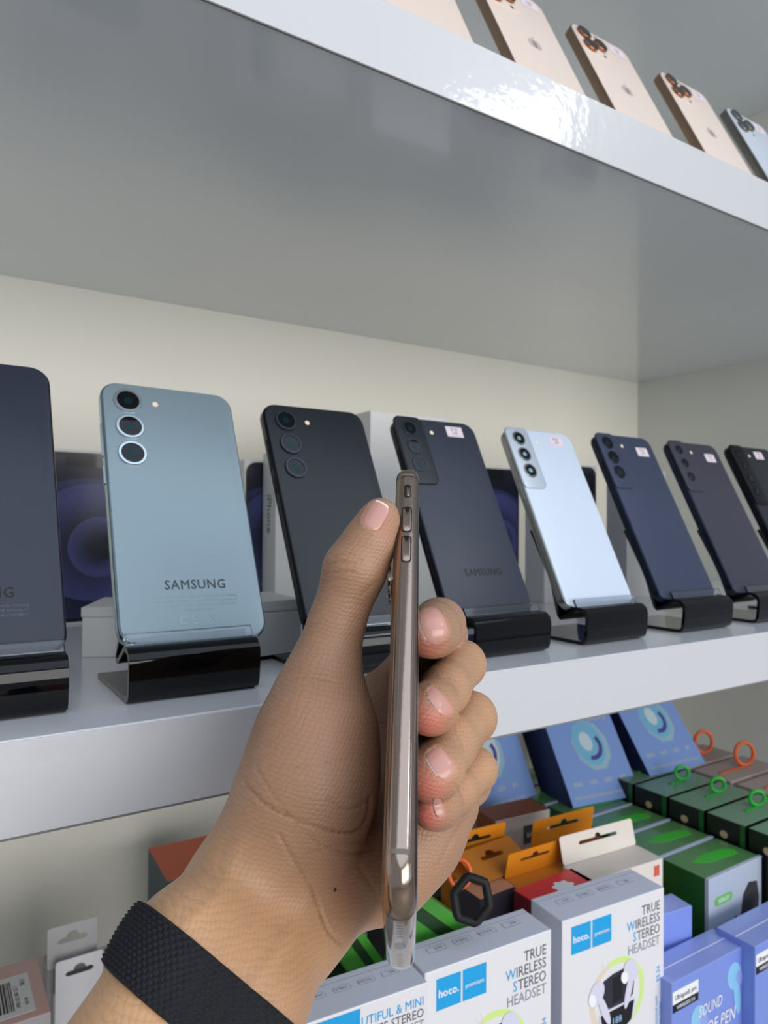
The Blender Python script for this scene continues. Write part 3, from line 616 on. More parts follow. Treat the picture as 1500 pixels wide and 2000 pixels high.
# local axes: x = away across the phone (width), y = up its length, z = out of its back (towards the left)
ax_x, ax_y = Vector(Wd), Vector(-Ld); ax_z = ax_x.cross(ax_y); 
hp = empty('held_smartphone', 'gold steel-edged phone in a clear case held edge-on by the hand', 'phone')
Mx = Matrix((ax_x, ax_y, ax_z)).transposed().to_4x4(); Mx.translation = Vector((T0+B0)/2+Wd*PW/2); hp.matrix_world = Mx
back_sign = 1 if ax_z.dot(RT) < 0 else -1
m_gold = mat('polished_gold_steel', (178, 156, 138), 0.13, metal=1.0, noise=.03, nscale=40, bump=.03, bscale=400)
m_goldglass = mat('gold_back_glass', (206, 180, 156), .3, metal=.3, coat=.3)
m_clear = mat('clear_case_plastic', (250, 250, 252), .03, trans=1.0, ior=1.42)
m_line = mat('antenna_band', (150, 138, 126), .4)
H = LEN-.002
slab('frame', PW-.0022, H-.0012, PT-.0012, .0115, .0030, m_gold, hp, (0, 0, -(PT-.0012)/2), n=14, en=8)
zb = back_sign*(PT-.0012)/2
slab('back_glass', PW-.009, H-.008, .0004, .009, .0002, m_goldglass, hp, (0, 0, zb-(.0002 if back_sign > 0 else .0002)), n=10, en=2)
slab('screen', PW-.009, H-.008, .0004, .009, .0002, m_wall_black, hp, (0, 0, -zb-.0002), n=10, en=2)
cs = slab('clear_case', PW, H+.0014, PT+.0012, .0128, .0040, m_clear, hp, (0, 0, -(PT+.0012)/2), n=14, en=8)
tag(cs, 'clear transparent case')
xe = -(PW-.0022)/2
def sidepiece(name, ypos, ln, wd, th, m, par=hp):
    o = slab(name, wd, ln, th, wd*.45, th*.4, m, par, (xe+.0001, ypos, 0), (0, -math.pi/2, 0), n=5, en=2); return o
def s_at(py):     # distance from phone top for a photo row on the near edge
    best = min((abs(1000-F*float((T0+Ld*s)@np.array(UP))/float((T0+Ld*s)@np.array(FW))-py), s) for s in np.linspace(0, LEN, 800)); return H/2-best[1]
for y0, y1 in ((985, 1032), (1041, 1091)):
    a, b = s_at(y0), s_at(y1)
    sidepiece('button_outline', (a+b)/2, a-b+.0007, .0035, .0003, m_br_black); sidepiece('volume_button', (a+b)/2, a-b, .0029, .0007, m_gold)
a, b = s_at(941), s_at(966); sidepiece('switch_recess', (a+b)/2, a-b, .0024, .00035, m_br_black); o = sidepiece('mute_switch', (a+b)/2-.0003, (a-b)*.8, .0013, .0007, m_gold); o.location.z += .0003
for y in (921, 1652): box('antenna_band', -.0001, .0004, -.0006, .0006, -.0024, .0024, m_line, hp, 0, (xe-.00015, s_at(y), 0))
for k in range(1):
    o = disc('charging_port', 0, .0016, 0, .0003, m_br_black, hp, (0, -(H-.0012)/2-.00005, 0), (math.pi/2, 0, 0), n=20); o.scale = (2.4, .9, 1)
for sg in (-1, 1):
    for k in range(6): disc('speaker_hole', 0, .0009, 0, .0003, m_br_black, hp, (sg*(.0095+.0026*k), -(H-.0012)/2-.00005, 0), (math.pi/2, 0, 0), n=10)
# camera island on the back, near the far edge
isl = slab('camera_island', .030, .030, .0030, .0075, .0006, m_gold, hp, (PW/2-.021, H/2-.021, zb+back_sign*.0004-(.0030 if back_sign < 0 else 0)), n=8, en=3)
for lx, ly in ((-.0070, .0070), (-.0070, -.0070), (.0072, 0)):
    o = disc('lens_ring', .0046, .0060, 0, .0013, m_gold, isl, (lx, ly, .0028 if back_sign > 0 else .0002), (0 if back_sign > 0 else math.pi, 0, 0)); disc('lens_glass', 0, .0047, 0, .0009, m_lensg, o, (0, 0, 0))

# ------------------------------------------------------------------ product boxes in the lower niche
def flatcard(name, w, h, t, m, parent, loc, rot=(0, 0, 0), slot=True, r=0.002, sl=0.5, sy=.62):
    """hang-tab card in xy with a euro slot cut through it, origin at the middle of its lower edge"""
    cu = bpy.data.curves.new('t', 'CURVE'); cu.dimensions = '2D'; cu.fill_mode = 'BOTH'; cu.extrude = t/2
    def sp(pts):
        q = cu.splines.new('POLY'); q.points.add(len(pts)-1); q.use_cyclic_u = True
        for k, (x, y) in enumerate(pts): q.points[k].co = (x, y, 0, 1)
    sp([(x, y+h/2) for x, y in rrect(w, h, r, 4)])
    if slot:
        L, a, b = w*sl, h*.065, h*.15
        pts = [(-L/2, -a), (L/2, -a), (L/2+a, 0), (L/2, a), (b*1.2, a)]+[(b*math.cos(t_), a+b*math.sin(t_)*.9) for t_ in [math.pi*k/8 for k in range(9)]]+[(-b*1.2, a), (-L/2, a), (-L/2-a, 0)]
        sp([(x, y+h*sy) for x, y in pts])
    to = bpy.data.objects.new('t', cu); COL.objects.link(to); bpy.context.view_layer.update()
    me = bpy.data.meshes.new_from_object(to.evaluated_get(bpy.context.evaluated_depsgraph_get())); bpy.data.objects.remove(to); bpy.data.curves.remove(cu); me.materials.clear()
    return link(name, me, m, parent, loc, rot)
def ubox(label, FL, FR, z, depth, front, top=None, side=None, h=None, name='product_box', group=None, wmul=1.0, cat='box', bev=0.0006, flip=False):
    A, B = onz(FL[0], FL[1], z), onz(FR[0], FR[1], z); w = (B-A).length*wmul; dr = (B-A).normalized(); h = h or z-Z_LOW
    c = A+dr*w/2 if not flip else B-dr*w/2
    r = empty(name, label, cat, (c.x, c.y, z-h), math.atan2(dr.y, dr.x), group)
    bm = bmesh.new(); bmbox(bm, -w/2, w/2, 0, depth, 0, h, bev)
    o = bmesh_to('carton', bm, [front, top or front, side or front], r)
    for p in o.data.polygons: p.material_index = 1 if p.normal.z > .6 else (2 if abs(p.normal.x) > .6 else 0)
    return r, w, h
FR_ = (math.pi/2, 0, 0)
c_wh = mat('box_white_print', (226, 224, 226), .35, coat=.2, noise=.01)
c_gr = mat('box_grey_print', (212, 215, 226), .38, coat=.15, noise=.01)
c_blue = mat('sky_blue_print', (28, 160, 220), .35)
c_txt = mat('grey_text', (88, 88, 92), .5); c_txt2 = mat('light_grey_text', (140, 140, 146), .5); c_wt = mat('white_print', (240, 240, 242), .4)
c_dark = mat('dark_picture_print', (40, 40, 54), .35); c_dark2 = mat('darker_picture_print', (16, 16, 26), .3); c_lil = mat('lilac_white_print', (214, 212, 228), .4); c_lime = mat('lime_print', (206, 232, 140), .4); c_beige = mat('pale_beige_print', (222, 210, 188), .4)
def headset_box(label, FL, FR, z, depth, top_text=False, h=None, part=''):
    r, w, h = ubox(label, FL, FR, z, depth, c_wh, c_gr, c_gr, name='headset_box', group='white earphone boxes in the front row of the bottom shelf')
    k = w/.091
    if part != 'left':
        for i in range(2):
            q = box('brand_square', 0, .0165*k, 0, .0001, -.0175*k, 0, c_blue, r, 0, (-w/2+.0075*k+i*.0178*k, -.00015, h-.0055*k))
            text('hoco.' if i == 0 else 'premium', (.0062 if i == 0 else .0036)*k, c_wt, q, (.0082*k, -.0001, -.0105*k), FR_, 'CENTER', bold=.0001*k if i == 0 else 0)
        for i, tx in enumerate(('TRUE', 'WIRELESS', 'STEREO', 'HEADSET')):
            zz = h-(.0135+.0078*i)*k; o = text(tx[1:] if i in (1, 2) else tx, .0088*k, c_txt if i < 3 else c_txt2, r, (w/2-.0040*k, -.0001, zz), FR_, 'RIGHT', sx=.82)
            if i in (1, 2): text(tx[0], .0088*k, c_blue, r, (w/2-.0046*k+min(v.co.x for v in o.data.vertices)*.82, -.0001, zz), FR_, 'RIGHT', sx=.82)
        cx, cz = .002*k, h-.060*k
        poly('ring_picture', [(cx+x, cz+y) for x, y in annulus(0, 0, .0205*k, .0245*k, -70, 110)], .00008, c_lime, r, (0, 0, 0), FR_)
        poly('ring_picture', [(cx+x, cz+y) for x, y in annulus(0, 0, .0205*k, .0245*k, 110, 250)], .00008, c_beige, r, (0, 0, 0), FR_)
        text('V5.3', .0048*k, c_wt, r, (cx-.014*k, -.0002, cz+.0195*k), (math.pi/2, math.radians(-28), 0))
        poly('case_lid_picture', [(cx+x*k, cz+y*k) for x, y in [(-.013, -.007), (-.0155, .004), (-.0125, .0125), (-.004, .0150), (.006, .0160), (.0125, .0145), (.0155, .008), (.014, -.003), (.010, -.006)]], .00012, c_dark, r, (0, -.0001, 0), FR_)
        poly('lid_groove_picture', [(cx+x*k, cz+y*k) for x, y in [(-.004, -.004), (-.0045, .012), (.0045, .0130), (.0045, -.003)]], .00008, c_dark2, r, (0, -.00025, 0), FR_)
        poly('case_base_picture', [(cx+x*k, cz+y*k) for x, y in [(-.0165, -.0085), (-.013, -.0065), (.013, -.0045), (.0165, -.0065), (.0155, -.016), (.010, -.0235), (-.010, -.0250), (-.0155, -.019)]], .00012, c_lil, r, (0, -.0001, 0), FR_)
        poly('case_window_picture', [(cx+x*k, cz+y*k) for x, y in [(-.0150, -.0090), (.0150, -.0070), (.0125, -.0190), (.008, -.0215), (-.009, -.0225), (-.0135, -.017)]], .00008, c_dark2, r, (0, -.00025, 0), FR_)
        text('188', .0062*k, mat('pale_blue_digits', (150, 190, 220), .4), r, (cx-.0055*k, -.0004, cz-.0175*k), FR_)
        for sg, ex, ez in ((-1, -.0185, .0065), (1, .0120, .0130)):
            poly('earbud_picture', ell(cx+ex*k, cz+ez*k, .0062*k, .0080*k, sg*28), .0001, c_lil, r, (0, -.00035, 0), FR_)
            poly('earbud_stem_picture', ell(cx+(ex+(.0065 if sg < 0 else -.0020))*k, cz+(ez-.0120)*k, .0028*k, .0120*k, 25 if sg < 0 else -16), .0001, c_lil, r, (0, -.00045, 0), FR_)
            poly('ear_tip_picture', ell(cx+(ex-.004 if sg < 0 else ex-.006)*k, cz+(ez-.003)*k, .0030*k, .0042*k, 20), .0001, c_wt, r, (0, -.0005, 0), FR_)
        for i, tx in enumerate(('Multi-functional touch', 'Wireless charging')): text(tx, .0030*k, c_blue, r, (w/2-(.0065-.0036*i)*k, -.0001, h-.098*k), (math.pi/2, -math.pi/2, 0))
        text('ES.34', .0048*k, c_blue, r, (w/2-.0040*k, -.0001, h-.062*k), (math.pi/2, -math.pi/2, 0))
    else:
        text('BEAUTIFUL & MINI', .0085*k, c_blue, r, (w/2-.003*k, -.0001, h-.0140*k), FR_, 'RIGHT', sx=.86)
        text('TRUE WIRELESS STEREO', .0085*k, c_txt, r, (w/2-.003*k, -.0001, h-.0218*k), FR_, 'RIGHT', sx=.86)
        text('HEADSET', .0085*k, c_txt2, r, (w/2-.003*k, -.0001, h-.0296*k), FR_, 'RIGHT', sx=.86)
        box('brand_square', 0, .034*k, 0, .0001, -.0175*k, 0, c_blue, r, 0, (-w/2+.006*k, -.00015, h-.002*k))
    for i, tx in enumerate(('HI-FI', 'TYPE-C', 'TOUCH', 'MIC')):
        x0 = -w*.30+i*w*.20; y0 = depth*.52
        fr = flatcard('icon_frame', .0125*k, .0052*k, .00006, mat('icon_ink', (104, 106, 118), .5), r, (x0, y0, h+.00006), (0, 0, 0), slot=False, r=.0006)
        flatcard('icon_field', .0119*k, .0046*k, .00006, c_gr, fr, (0, .0003*k, .00006), slot=False, r=.0004)
        text(tx, .0028*k, c_txt, fr, (.004*k, .0036*k, .00014), (0, 0, math.pi), t=.00002)
    # closing flap seam
    box('flap_seam', -w/2+.001, w/2-.001, depth-.0052, depth-.0049, 0, .0001, c_txt2, r, 0, (0, 0, h-.00004))
    return r
headset_box('white and grey earphone box, rightmost of the three, lime ring picture whole in view', (1098, 1800), (1297, 1733), -.25, .0300)
headset_box('white and grey earphone box in the middle, directly right of the held phone bottom', (830, 1902), (1077, 1815), -.25, .0270)
headset_box('white and grey earphone box lettered BEAUTIFUL and MINI, under the wrist', (590, 2003), (836, 1918), -.25, .0280, part='left')

# lavender blue earbud boxes
c_lav = mat('lavender_blue_print', (124, 146, 220), .35, coat=.35, noise=.02, nscale=12); c_lav2 = mat('pale_lavender_print', (150, 166, 228), .35, coat=.35)
c_bud = mat('pale_blue_picture', (140, 196, 232), .35)
def pods_box(label, FL, FR, z, depth, wm=1.0):
    r, w, h = ubox(label, FL, FR, z, depth, c_lav, c_lav2, c_lav, name='earbud_box', group='lavender blue earbud boxes at the right of the front row', wmul=wm)
    s = box('name_label', 0, .028, 0, .0001, -.0085, 0, c_wt, r, 0, (-w/2+.001, -.00015, h-.0062))
    text('Ultrapods pro', .0052, c_txt, s, (.014, -.0001, -.0062), FR_, 'CENTER', sx=.8)
    s = box('black_label', 0, .028, 0, .0001, -.0055, 0, c_dark2, r, 0, (-w/2+.001, -.00015, h-.0147)); text('WIRELESS 5.0', .0034, c_wt, s, (.014, -.0001, -.0040), FR_, 'CENTER')
    for ex, ez in ((-.0130, -.0340), (.0290, -.0180)):
        poly('earbud_picture', ell(ex, h+ez, .0085, .0100, 20), .0001, c_bud, r, (0, -.0001, 0), FR_); poly('earbud_stem_picture', ell(ex+.003, h+ez-.014, .0038, .0150, 8), .0001, c_bud, r, (0, -.0002, 0), FR_)
        poly('ear_tip_picture', ell(ex+.006, h+ez-.003, .0040, .0052, 20), .0001, c_lav2, r, (0, -.0003, 0), FR_)
    text('SOUND', .011, c_wt, r, (.000, -.0004, h-.0330), FR_, 'CENTER', sx=.7, shear=.2); text('OF PEN', .013, c_wt, r, (.012, -.0004, h-.0480), FR_, 'CENTER', sx=.8, shear=.2)
    box('film_seam', -w/2, w/2, depth*.5, depth*.5+.0004, 0, .0002, c_wt, r, 0, (0, 0, h)); return r
pods_box('lavender blue earbud box with white name label, next to the rightmost white headset box', (1312, 1922), (1455, 1846), -.31, .026)
pods_box('lavender blue earbud box cut off by the right edge of the frame', (1475, 1850), (1560, 1802), -.305, .030, 1.35)
ubox('plain lavender blue box squeezed behind the rightmost white headset box', (1215, 1810), (1352, 1769), -.288, .020, c_lav, c_lav2, c_lav, name='plain_box')

# green gift-style boxes, row one (nearer) and row two with loops
c_gtop = mat('olive_green_top', (92, 142, 84), .3, coat=.5, coat_rough=.1, noise=.12, nscale=30); c_gside = mat('deep_green_side', (26, 92, 40), .35, coat=.3); c_pic = mat('grey_blue_picture', (176, 186, 202), .35, coat=.3, noise=.15, nscale=14)  # top green is lightened, so the glare on the tops sits in its colour
c_lgreen = mat('bright_green_print', (70, 190, 60), .4); c_edge = mat('pale_edge_print', (190, 200, 214), .5)
A, B = onz(1384, 1719, -.28), onz(1496, 1676, -.28)
gdir = (B-A).normalized(); gw = (B-A).length
for i in range(6):
    y = A.y+.0435*i; lab = ['nearest green topped box with white front and green pill label', 'second green topped box from the front of its row', 'third green topped box from the front of its row', 'fourth green topped box from the front of its row', 'fifth green topped box from the front, near the tilted blue boxes', 'last green topped box of its row, under the middle tilted blue box'][i]
    r = empty('green_box', lab, 'box', (A.x+gw/2, y, Z_LOW), 0, 'green topped boxes in a row going back'); h = -.28-Z_LOW; d = .0415
    bm = bmesh.new(); bmbox(bm, -gw/2, gw/2, 0, d, 0, h, .0008); o = bmesh_to('carton', bm, [c_pic, c_gtop, c_gside], r)
    for p in o.data.polygons: p.material_index = 1 if p.normal.z > .6 else (2 if abs(p.normal.x) > .6 else 0)
    box('front_edge', -gw/2, gw/2, -.0002, .0028, h-.0001, h+.0003, c_edge, r, 0)
    box('corner_edge', -gw/2-.0002, -gw/2+.0004, -.0002, .0030, 0, h, c_edge, r, 0)
    poly('green_lettering_block', [(-.006, .008), (.026, .006), (.030, .012), (.022, .018), (-.002, .021), (-.022, .017), (-.016, .012)], .0002, c_lgreen, r, (0, .008, h))
    if i == 0:
        q = slab('pill_label', .024, .0068, .0002, .0033, .00005, mat('pill_green', (104, 182, 96), .5), r, (-gw/2+.0200, -.0001, h-.0200), FR_, en=1); text('XERLEY', .0046, c_wt, q, (0, -.0016, .0003), (0, 0, 0), 'CENTER', t=.00003)
        poly('headphone_picture', [(.006, -.030), (.010, -.012), (.018, -.004), (.030, -.006), (.033, -.020), (.030, -.044), (.022, -.052), (.016, -.040), (.012, -.044), (.004, -.052)], .0001, mat('charcoal_picture', (52, 52, 58), .5), r, (0, -.0001, h-.012), FR_)
        poly('headphone_picture', ell(-.004, -.034, .003, .009, -30), .0001, _mats['charcoal_picture'], r, (0, -.0001, h-.012), FR_); poly('headphone_picture', ell(-.008, -.062, .004, .007, -20), .0001, _mats['charcoal_picture'], r, (0, -.0001, h-.012), FR_)
m_gloop = mat('green_plastic_loop', (30, 170, 50), .4); m_oloop = mat('orange_plastic_loop', (226, 96, 36), .4)
c_ltop = mat('dusty_green_top', (118, 156, 124), .35, coat=.4, noise=.06, nscale=30); c_blk = mat('black_print_side', (20, 22, 20), .4, coat=.2); c_gold = mat('gold_dot_print', (196, 176, 130), .4)
def loop(parent, x, y, z, m, rad=.008, ht=.013, tilt=0.0, name='hanging_loop', strap=.02):
    pts = [(x+math.cos(tilt)*rad*.75*math.sin(t), y+math.sin(tilt)*rad*.75*math.sin(t), z+ht*.5+.0016-ht*.5*math.cos(t)) for t in [2*math.pi*k/20 for k in range(20)]]
    o = tube(name, pts, .0020 if ht > .02 else .0017, m, parent, 8, True, (-math.sin(tilt), math.cos(tilt), 0)); box('strap', x-strap, x, y-.0014, y+.0014, z+.0001, z+.0010, m, parent, .0003); return o
ys = [.515, .478, .434, .392, .349]; Lx = .600
for i, y in enumerate([.509, .470, .431, .392, .353, .314]):
    zt = -.262; h = zt-Z_LOW; w = .082
    r = empty('loop_box', ['green topped black box with green loop, farthest of its row, under a tilted box', 'second farthest green topped black box with a green loop', 'third farthest green topped black box with a green loop', 'third green topped black box from the near end, pale green loop', 'second nearest green topped black box at the right edge', 'nearest green topped black box at the right edge, cut off'][i], 'box', (Lx+w/2, y, Z_LOW), 0, 'black boxes with green tops and loops')
    bm = bmesh.new(); bmbox(bm, -w/2, w/2, 0, .0355, 0, h, .0008); o = bmesh_to('carton', bm, [c_blk, c_ltop, c_blk], r)
    for p in o.data.polygons: p.material_index = 1 if p.normal.z > .6 else 0
    box('green_strip', -w/2-.0002, -w/2+.0004, -.0001, .0040, 0, h, c_gside, r, 0)
    poly('gold_dot', ell(0, 0, .0036, .0032), .0002, c_gold, r, (-w/2-.0001, .019, h-.014), (math.pi/2, 0, -math.pi/2))
    loop(r, .010, .018, h, m_gloop, rad=.009, tilt=-.57)
c_bei = mat('dusty_beige_top', (176, 160, 150), .45, noise=.05)
for i, y in enumerate([.560, .515, .468, .420, .372]):
    zt = -.262; h = zt-Z_LOW; w = .090
    r = empty('beige_box', ['beige box with orange loop half behind the rightmost tilted blue box', 'beige box with a bright orange loop and strap, second from the back', 'beige box with an orange loop, middle of its row by the right wall', 'beige box with orange strap at the right edge', 'nearest beige box by the right wall, cut off'][i], 'box', (.690+w/2, y, Z_LOW), 0, 'beige boxes with orange loops by the right wall')
    bm = bmesh.new(); bmbox(bm, -w/2, w/2, 0, .042, 0, h, .0008); bmesh_to('carton', bm, c_bei, r); loop(r, .012, .020, h, m_oloop, rad=.013, ht=.024, tilt=-.57, strap=.045)

# tilted blue boxes
c_tb = mat('steel_blue_print', (122, 152, 208), .35, coat=.3, noise=.05, nscale=10); c_tbs = mat('navy_side_print', (36, 46, 84), .4); c_gem = mat('teal_picture', (116, 176, 206), .35); c_gem2 = mat('purple_shadow_picture', (70, 70, 140), .4); c_gem3 = mat('pale_gem_picture', (190, 206, 214), .4); c_goldt = mat('pale_gold_print', (196, 196, 180), .4)
def tilted(label, BL, BRt, z, hh=.135, lean=34, pale=False, wm=1.0, flip=False):
    A, B = onz(BL[0], BL[1], z), onz(BRt[0], BRt[1], z); dr = (B-A).normalized(); w = (B-A).length*wm; c = (A+dr*w/2) if not flip else (B-dr*w/2)
    r = empty('tilted_box', label, 'box', group='steel blue boxes leaning back under the middle shelf')
    r.matrix_world = Matrix.Translation(c) @ Matrix.Rotation(math.atan2(dr.y, dr.x), 4, 'Z') @ Matrix.Rotation(-math.radians(lean), 4, 'X')
    bm = bmesh.new(); bmbox(bm, -w/2, w/2, 0, .045, 0, hh, .0008); o = bmesh_to('carton', bm, [c_tb, c_tb, c_tbs], r)
    for p in o.data.polygons: p.material_index = 2 if abs(p.normal.x) > .6 else 0
    g1, g2 = (c_gem3, c_goldt) if pale else (c_gem, c_gem)
    dy_ = -.018
    poly('case_picture', ell(.004, .074+dy_, .0225, .027, 12, 9), .0001, mat('pale_rim_picture', (150, 180, 196), .4), r, (0, 0, 0), FR_)
    poly('case_picture', ell(.002, .076+dy_, .0185, .0235, 10), .0001, g1, r, (0, -.0001, 0), FR_); poly('case_shadow_picture', annulus(.003, .073+dy_, .0100, .0145, -110, 40, 20), .0001, c_gem2, r, (0, -.0002, 0), FR_)
    poly('case_glow_picture', ell(-.001, .078+dy_, .0075, .0100, 10), .0001, c_gem3, r, (0, -.0003, 0), FR_)
    text('TUNE OF', .0095, c_goldt, r, (-.014, -.0003, .090), FR_, 'CENTER', sx=.8); text('THE PEOPLE', .0070, c_goldt, r, (.020, -.0003, .080), FR_, 'CENTER', sx=.8)
    for k in range(4): text(('ENC', 'HIFI', 'LED', 'BT')[k], .0058, c_goldt, r, (-.028+.019*k, -.0001, .018), FR_, 'CENTER')
    text('TRUE WIRELESS EARPHONE STEREO SOUND', .0038, c_goldt, r, (0, -.0001, .006), FR_, 'CENTER'); return r
tilted('leftmost tilted blue box with pale oval picture, beside the fingers', (895, 1610), (1052, 1563), -.285, pale=True, lean=27)
tilted('middle tilted blue box with teal oval picture under the shelf', (1120, 1578), (1253, 1552), -.278, wm=1.0)
tilted('rightmost tilted blue box with teal oval picture, near the right wall', (1270, 1516), (1387, 1489), -.262, wm=.93, lean=38)

# brown-topped box, orange boxes and tabs, red box, white tab box
c_brown = mat('brown_card', (150, 84, 48), .5, noise=.06); c_org = mat('orange_card', (222, 136, 28), .45, noise=.04); c_org2 = mat('deep_orange_card', (196, 122, 40), .5, noise=.05); c_cream = mat('cream_card', (222, 212, 200), .5); c_red = mat('coral_red_card', (222, 52, 60), .4); c_maroon = mat('maroon_card', (120, 28, 46), .5); c_peach = mat('peach_card', (206, 146, 110), .5, noise=.05); c_dkgrey = mat('charcoal_violet_card', (62, 56, 66), .45)
r, w, h = ubox('white fronted box with brown top and small dark label, under the leftmost tilted box', (968, 1604), (1074, 1580), -.262, .030, c_cream, c_brown, c_brown)
q = box('dark_label', -.024, .002, 0, .0001, -.0165, 0, c_txt, r, 0, (w/2-.006, -.00015, h-.010)); text('BASEUS', .0056, c_wt, q, (-.011, -.0001, -.0105), FR_, 'CENTER')
def tabbox(label, FL, FR, z, depth, mf, mt, mtab, tabh=.024, lean=20, wm=1, **k):
    r, w, h = ubox(label, FL, FR, z, depth, mf, mt, mf, wmul=wm, **k)
    flatcard('hang_tab', w*.98, tabh, .0006, mtab, r, (0, depth, h), (math.radians(90-lean), 0, 0)); return r, w, h
tabbox('orange box with upright orange hang tab, nearest the little finger', (905, 1725), (1030, 1690), -.262, .030, c_org2, c_org2, c_org, lean=-10)
A = onz(1000, 1716, -.262); r = empty('loose_card', 'flat orange card with a wide slot lying over the orange boxes', 'card', (A.x, A.y+.004, -.2605), .05)
flatcard('slotted_card', .056, .030, .0008, c_org2, r, (0, 0, 0), (math.radians(22), 0, 0), sl=.35)
tabbox('orange box with upright tab, just left of the green topped row', (1085, 1690), (1208, 1652), -.268, .030, c_org2, c_brown, c_org, lean=-8)
tabbox('orange box with bright tab, between the red box and the peach box', (1020, 1742), (1130, 1705), -.262, .020, c_org2, c_org2, c_org, lean=-12, tabh=.020)
r, w, h = tabbox('cream box with slotted cream hang tab behind the rightmost white headset box', (1148, 1722), (1295, 1676), -.258, .026, c_cream, c_cream, c_cream, lean=15, tabh=.020)
box('red_mark', -.006, 0, 0, .0001, -.012, -.004, mat('red_mark_print', (214, 92, 64), .5), r, 0, (w/2-.004, -.00015, h))
r, w, h = ubox('coral red topped box with a white flower mark, beside the cream tab box', (1052, 1768), (1166, 1722), -.258, .024, c_maroon, c_red, c_maroon)
poly('white_mark', [(.0085*math.cos(t)*(1+.14*math.cos(7*t)), .0068*math.sin(t)*(1+.14*math.cos(7*t))) for t in [2*math.pi*k/42 for k in range(42)]], .0002, c_wt, r, (.004, .008, h))
r, w, h = ubox('peach topped charcoal box behind the middle white headset box', (938, 1756), (1008, 1730), -.262, .030, c_dkgrey, c_peach, c_dkgrey)
# black hexagonal ring and orange ring
def ring_thing(name, label, px, py, d, rx, rz, rr, m, n=40, hexa=False, tilt=0):
    c = at(px, py, d); pts = []
    for k in range(n):
        t = 2*math.pi*k/n+.3; q = 1.0
        if hexa: a = (t % (math.pi/3))-math.pi/6; q = .88/math.cos(a)
        x, z = rx*q*math.cos(t), rz*q*math.sin(t); c_, s_ = math.cos(tilt), math.sin(tilt); x, z = x*c_-z*s_, x*s_+z*c_
        v = RT*x+UP*z+FW*(z*.25); pts.append(v)
    o = tube(name, pts, rr, m, None, 10, True, FW-UP*.25); o.location = c; return tag(o, label, 'ring')
ring_thing('ring_holder', 'black hexagonal ring standing in front of the peach topped box', 921, 1757, .420, .0108, .0125, .0026, mat('matte_black_rubber', (10, 10, 12), .6), hexa=True, tilt=-.3)
ring_thing('ring_holder', 'orange ring standing above the black hexagonal ring', 898, 1706, .455, .0068, .0080, .0014, m_oloop)
# green tilted packets
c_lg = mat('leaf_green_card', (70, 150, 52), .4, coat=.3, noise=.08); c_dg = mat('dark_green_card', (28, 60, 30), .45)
def packet(label, px, py, d, w, dp, hh, rx, ry, rz, mf, mt, ms):
    r = empty('green_packet', label, 'box', at(px, py, d)); r.rotation_euler = (math.radians(rx), math.radians(ry), math.radians(rz))
    bm = bmesh.new(); bmbox(bm, -w/2, w/2, -dp/2, dp/2, -hh, 0, .0006); o = bmesh_to('carton', bm, [mf, mt, ms], r)
    for p in o.data.polygons: p.material_index = 1 if p.normal.z > .6 else (2 if abs(p.normal.x) > .6 else 0)
    box('stripe', -w/2-.0002, w/2+.0002, -dp/2-.0002, -dp/2+.0004, -hh*.5, -hh*.25, c_dg, r, 0); return r
packet('leaf green packet with a bright edge slanting down behind the middle white headset box', 868, 1770, .452, .052, .012, .030, 0, 40, -8, c_lg, c_lg, c_lg)
packet('leaf green packet standing just right of the held phone bottom', 812, 1795, .462, .026, .016, .055, 0, 18, 10, c_lg, c_lg, c_lg)
packet('bright green packet slanting down left of the held phone bottom', 722, 1842, .440, .050, .012, .020, 0, 56, 0, c_lg, c_lg, c_lg)
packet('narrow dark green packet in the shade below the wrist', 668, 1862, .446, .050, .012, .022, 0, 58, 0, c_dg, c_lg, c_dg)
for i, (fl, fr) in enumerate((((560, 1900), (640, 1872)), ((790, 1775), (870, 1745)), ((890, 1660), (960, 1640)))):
    ubox(['dark box in the shade below the wrist', 'dark green box behind the leaning green packets', 'dark green box beneath the orange boxes near the fingertips'][i], fl, fr, -.285, .05, c_dg, c_dg, c_blk, name='dark_box')

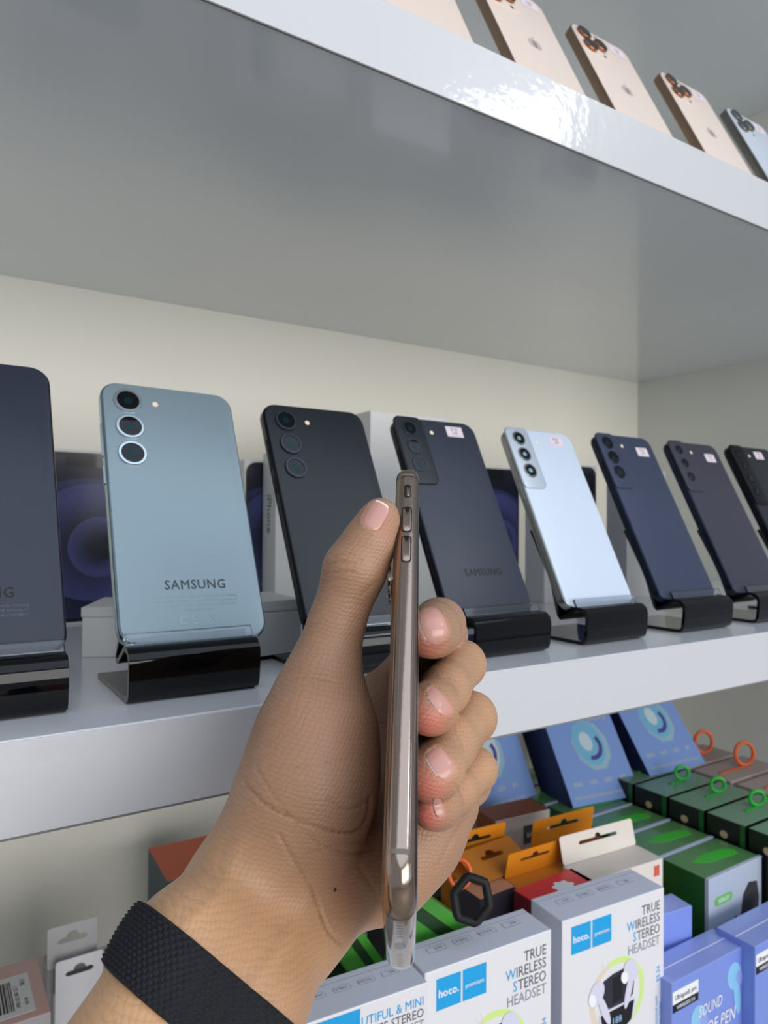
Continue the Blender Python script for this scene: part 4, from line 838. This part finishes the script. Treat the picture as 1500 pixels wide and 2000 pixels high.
# left end: pink box, hang cards, orange and grey boxes
c_pinkb = mat('dusty_pink_card', (196, 160, 152), .5, noise=.03); c_grey = mat('grey_card', (150, 146, 146), .5); c_pap = mat('sticker_paper', (205, 204, 200), .5); c_gcard = mat('frosted_card', (182, 180, 180), .5)
A = onz(100, 1976, -.30)
r = empty('pink_box', 'dusty pink box with a barcode sticker on top at the lower left corner', 'box', (A.x-.045, A.y, Z_LOW), 0); h = -.30-Z_LOW
bm = bmesh.new(); bmbox(bm, -.045, .045, 0, .066, 0, h, .0008); o = bmesh_to('carton', bm, [c_grey, c_pinkb, c_grey], r)
for p in o.data.polygons: p.material_index = 1 if p.normal.z > .6 else 0
s = box('barcode_sticker', -.025, .0375, .007, .050, 0, .0002, c_pap, r, 0, (0, 0, h))
rnd = random.Random(3); x = .004
while x < .027:
    wd = rnd.choice([.0004, .0007, .0012]); box('barcode_bar', x, x+wd, .012, .044, .0002, .0003, m_br_black, s, 0); x += wd+rnd.choice([.0005, .0008])
text('IMEI 355 081 22 7', .0032, m_br_black, s, (.0300, .014, .0003), (0, 0, math.pi/2), t=.00002); text('SKU', .0040, m_br_black, s, (.0345, .036, .0003), (0, 0, math.pi/2), t=.00002); text('128 GB', .0026, m_br_black, s, (.0345, .014, .0003), (0, 0, math.pi/2), t=.00002)
for i, (a, b, hh, z) in enumerate((((92, 1897), (190, 1868), .030, -.332), ((108, 1958), (200, 1925), .028, -.350))):
    Aa, Bb = onz(a[0], a[1], z), onz(b[0], b[1], z); w = (Bb-Aa).length
    r = empty('carded_box', ['grey box with frosted hang card, behind the nearer carded box at lower left', 'white box with slotted hang card beside the pink box'][i], 'box', ((Aa.x+Bb.x)/2, Aa.y, Z_LOW), 0)
    box('carton', -w/2, w/2, .001, .022, 0, z-Z_LOW, [c_grey, c_wh][i], r, .0006)
    flatcard('hang_card', w, hh, .0006, [c_gcard, c_wh][i], r, (0, .0006, z-Z_LOW), (math.pi/2, 0, 0))
ubox('box with orange top and dark teal side, against the back wall left of the wrist', (327, 1722), (480, 1684), -.300, .07, mat('dark_teal_card', (52, 74, 78), .5), mat('terracotta_card', (204, 92, 58), .5), _mats['dark_teal_card'])
ubox('pale grey box in front of the orange topped box, left of the wrist', (300, 1782), (430, 1752), -.318, .022, c_grey, c_wh, c_grey)
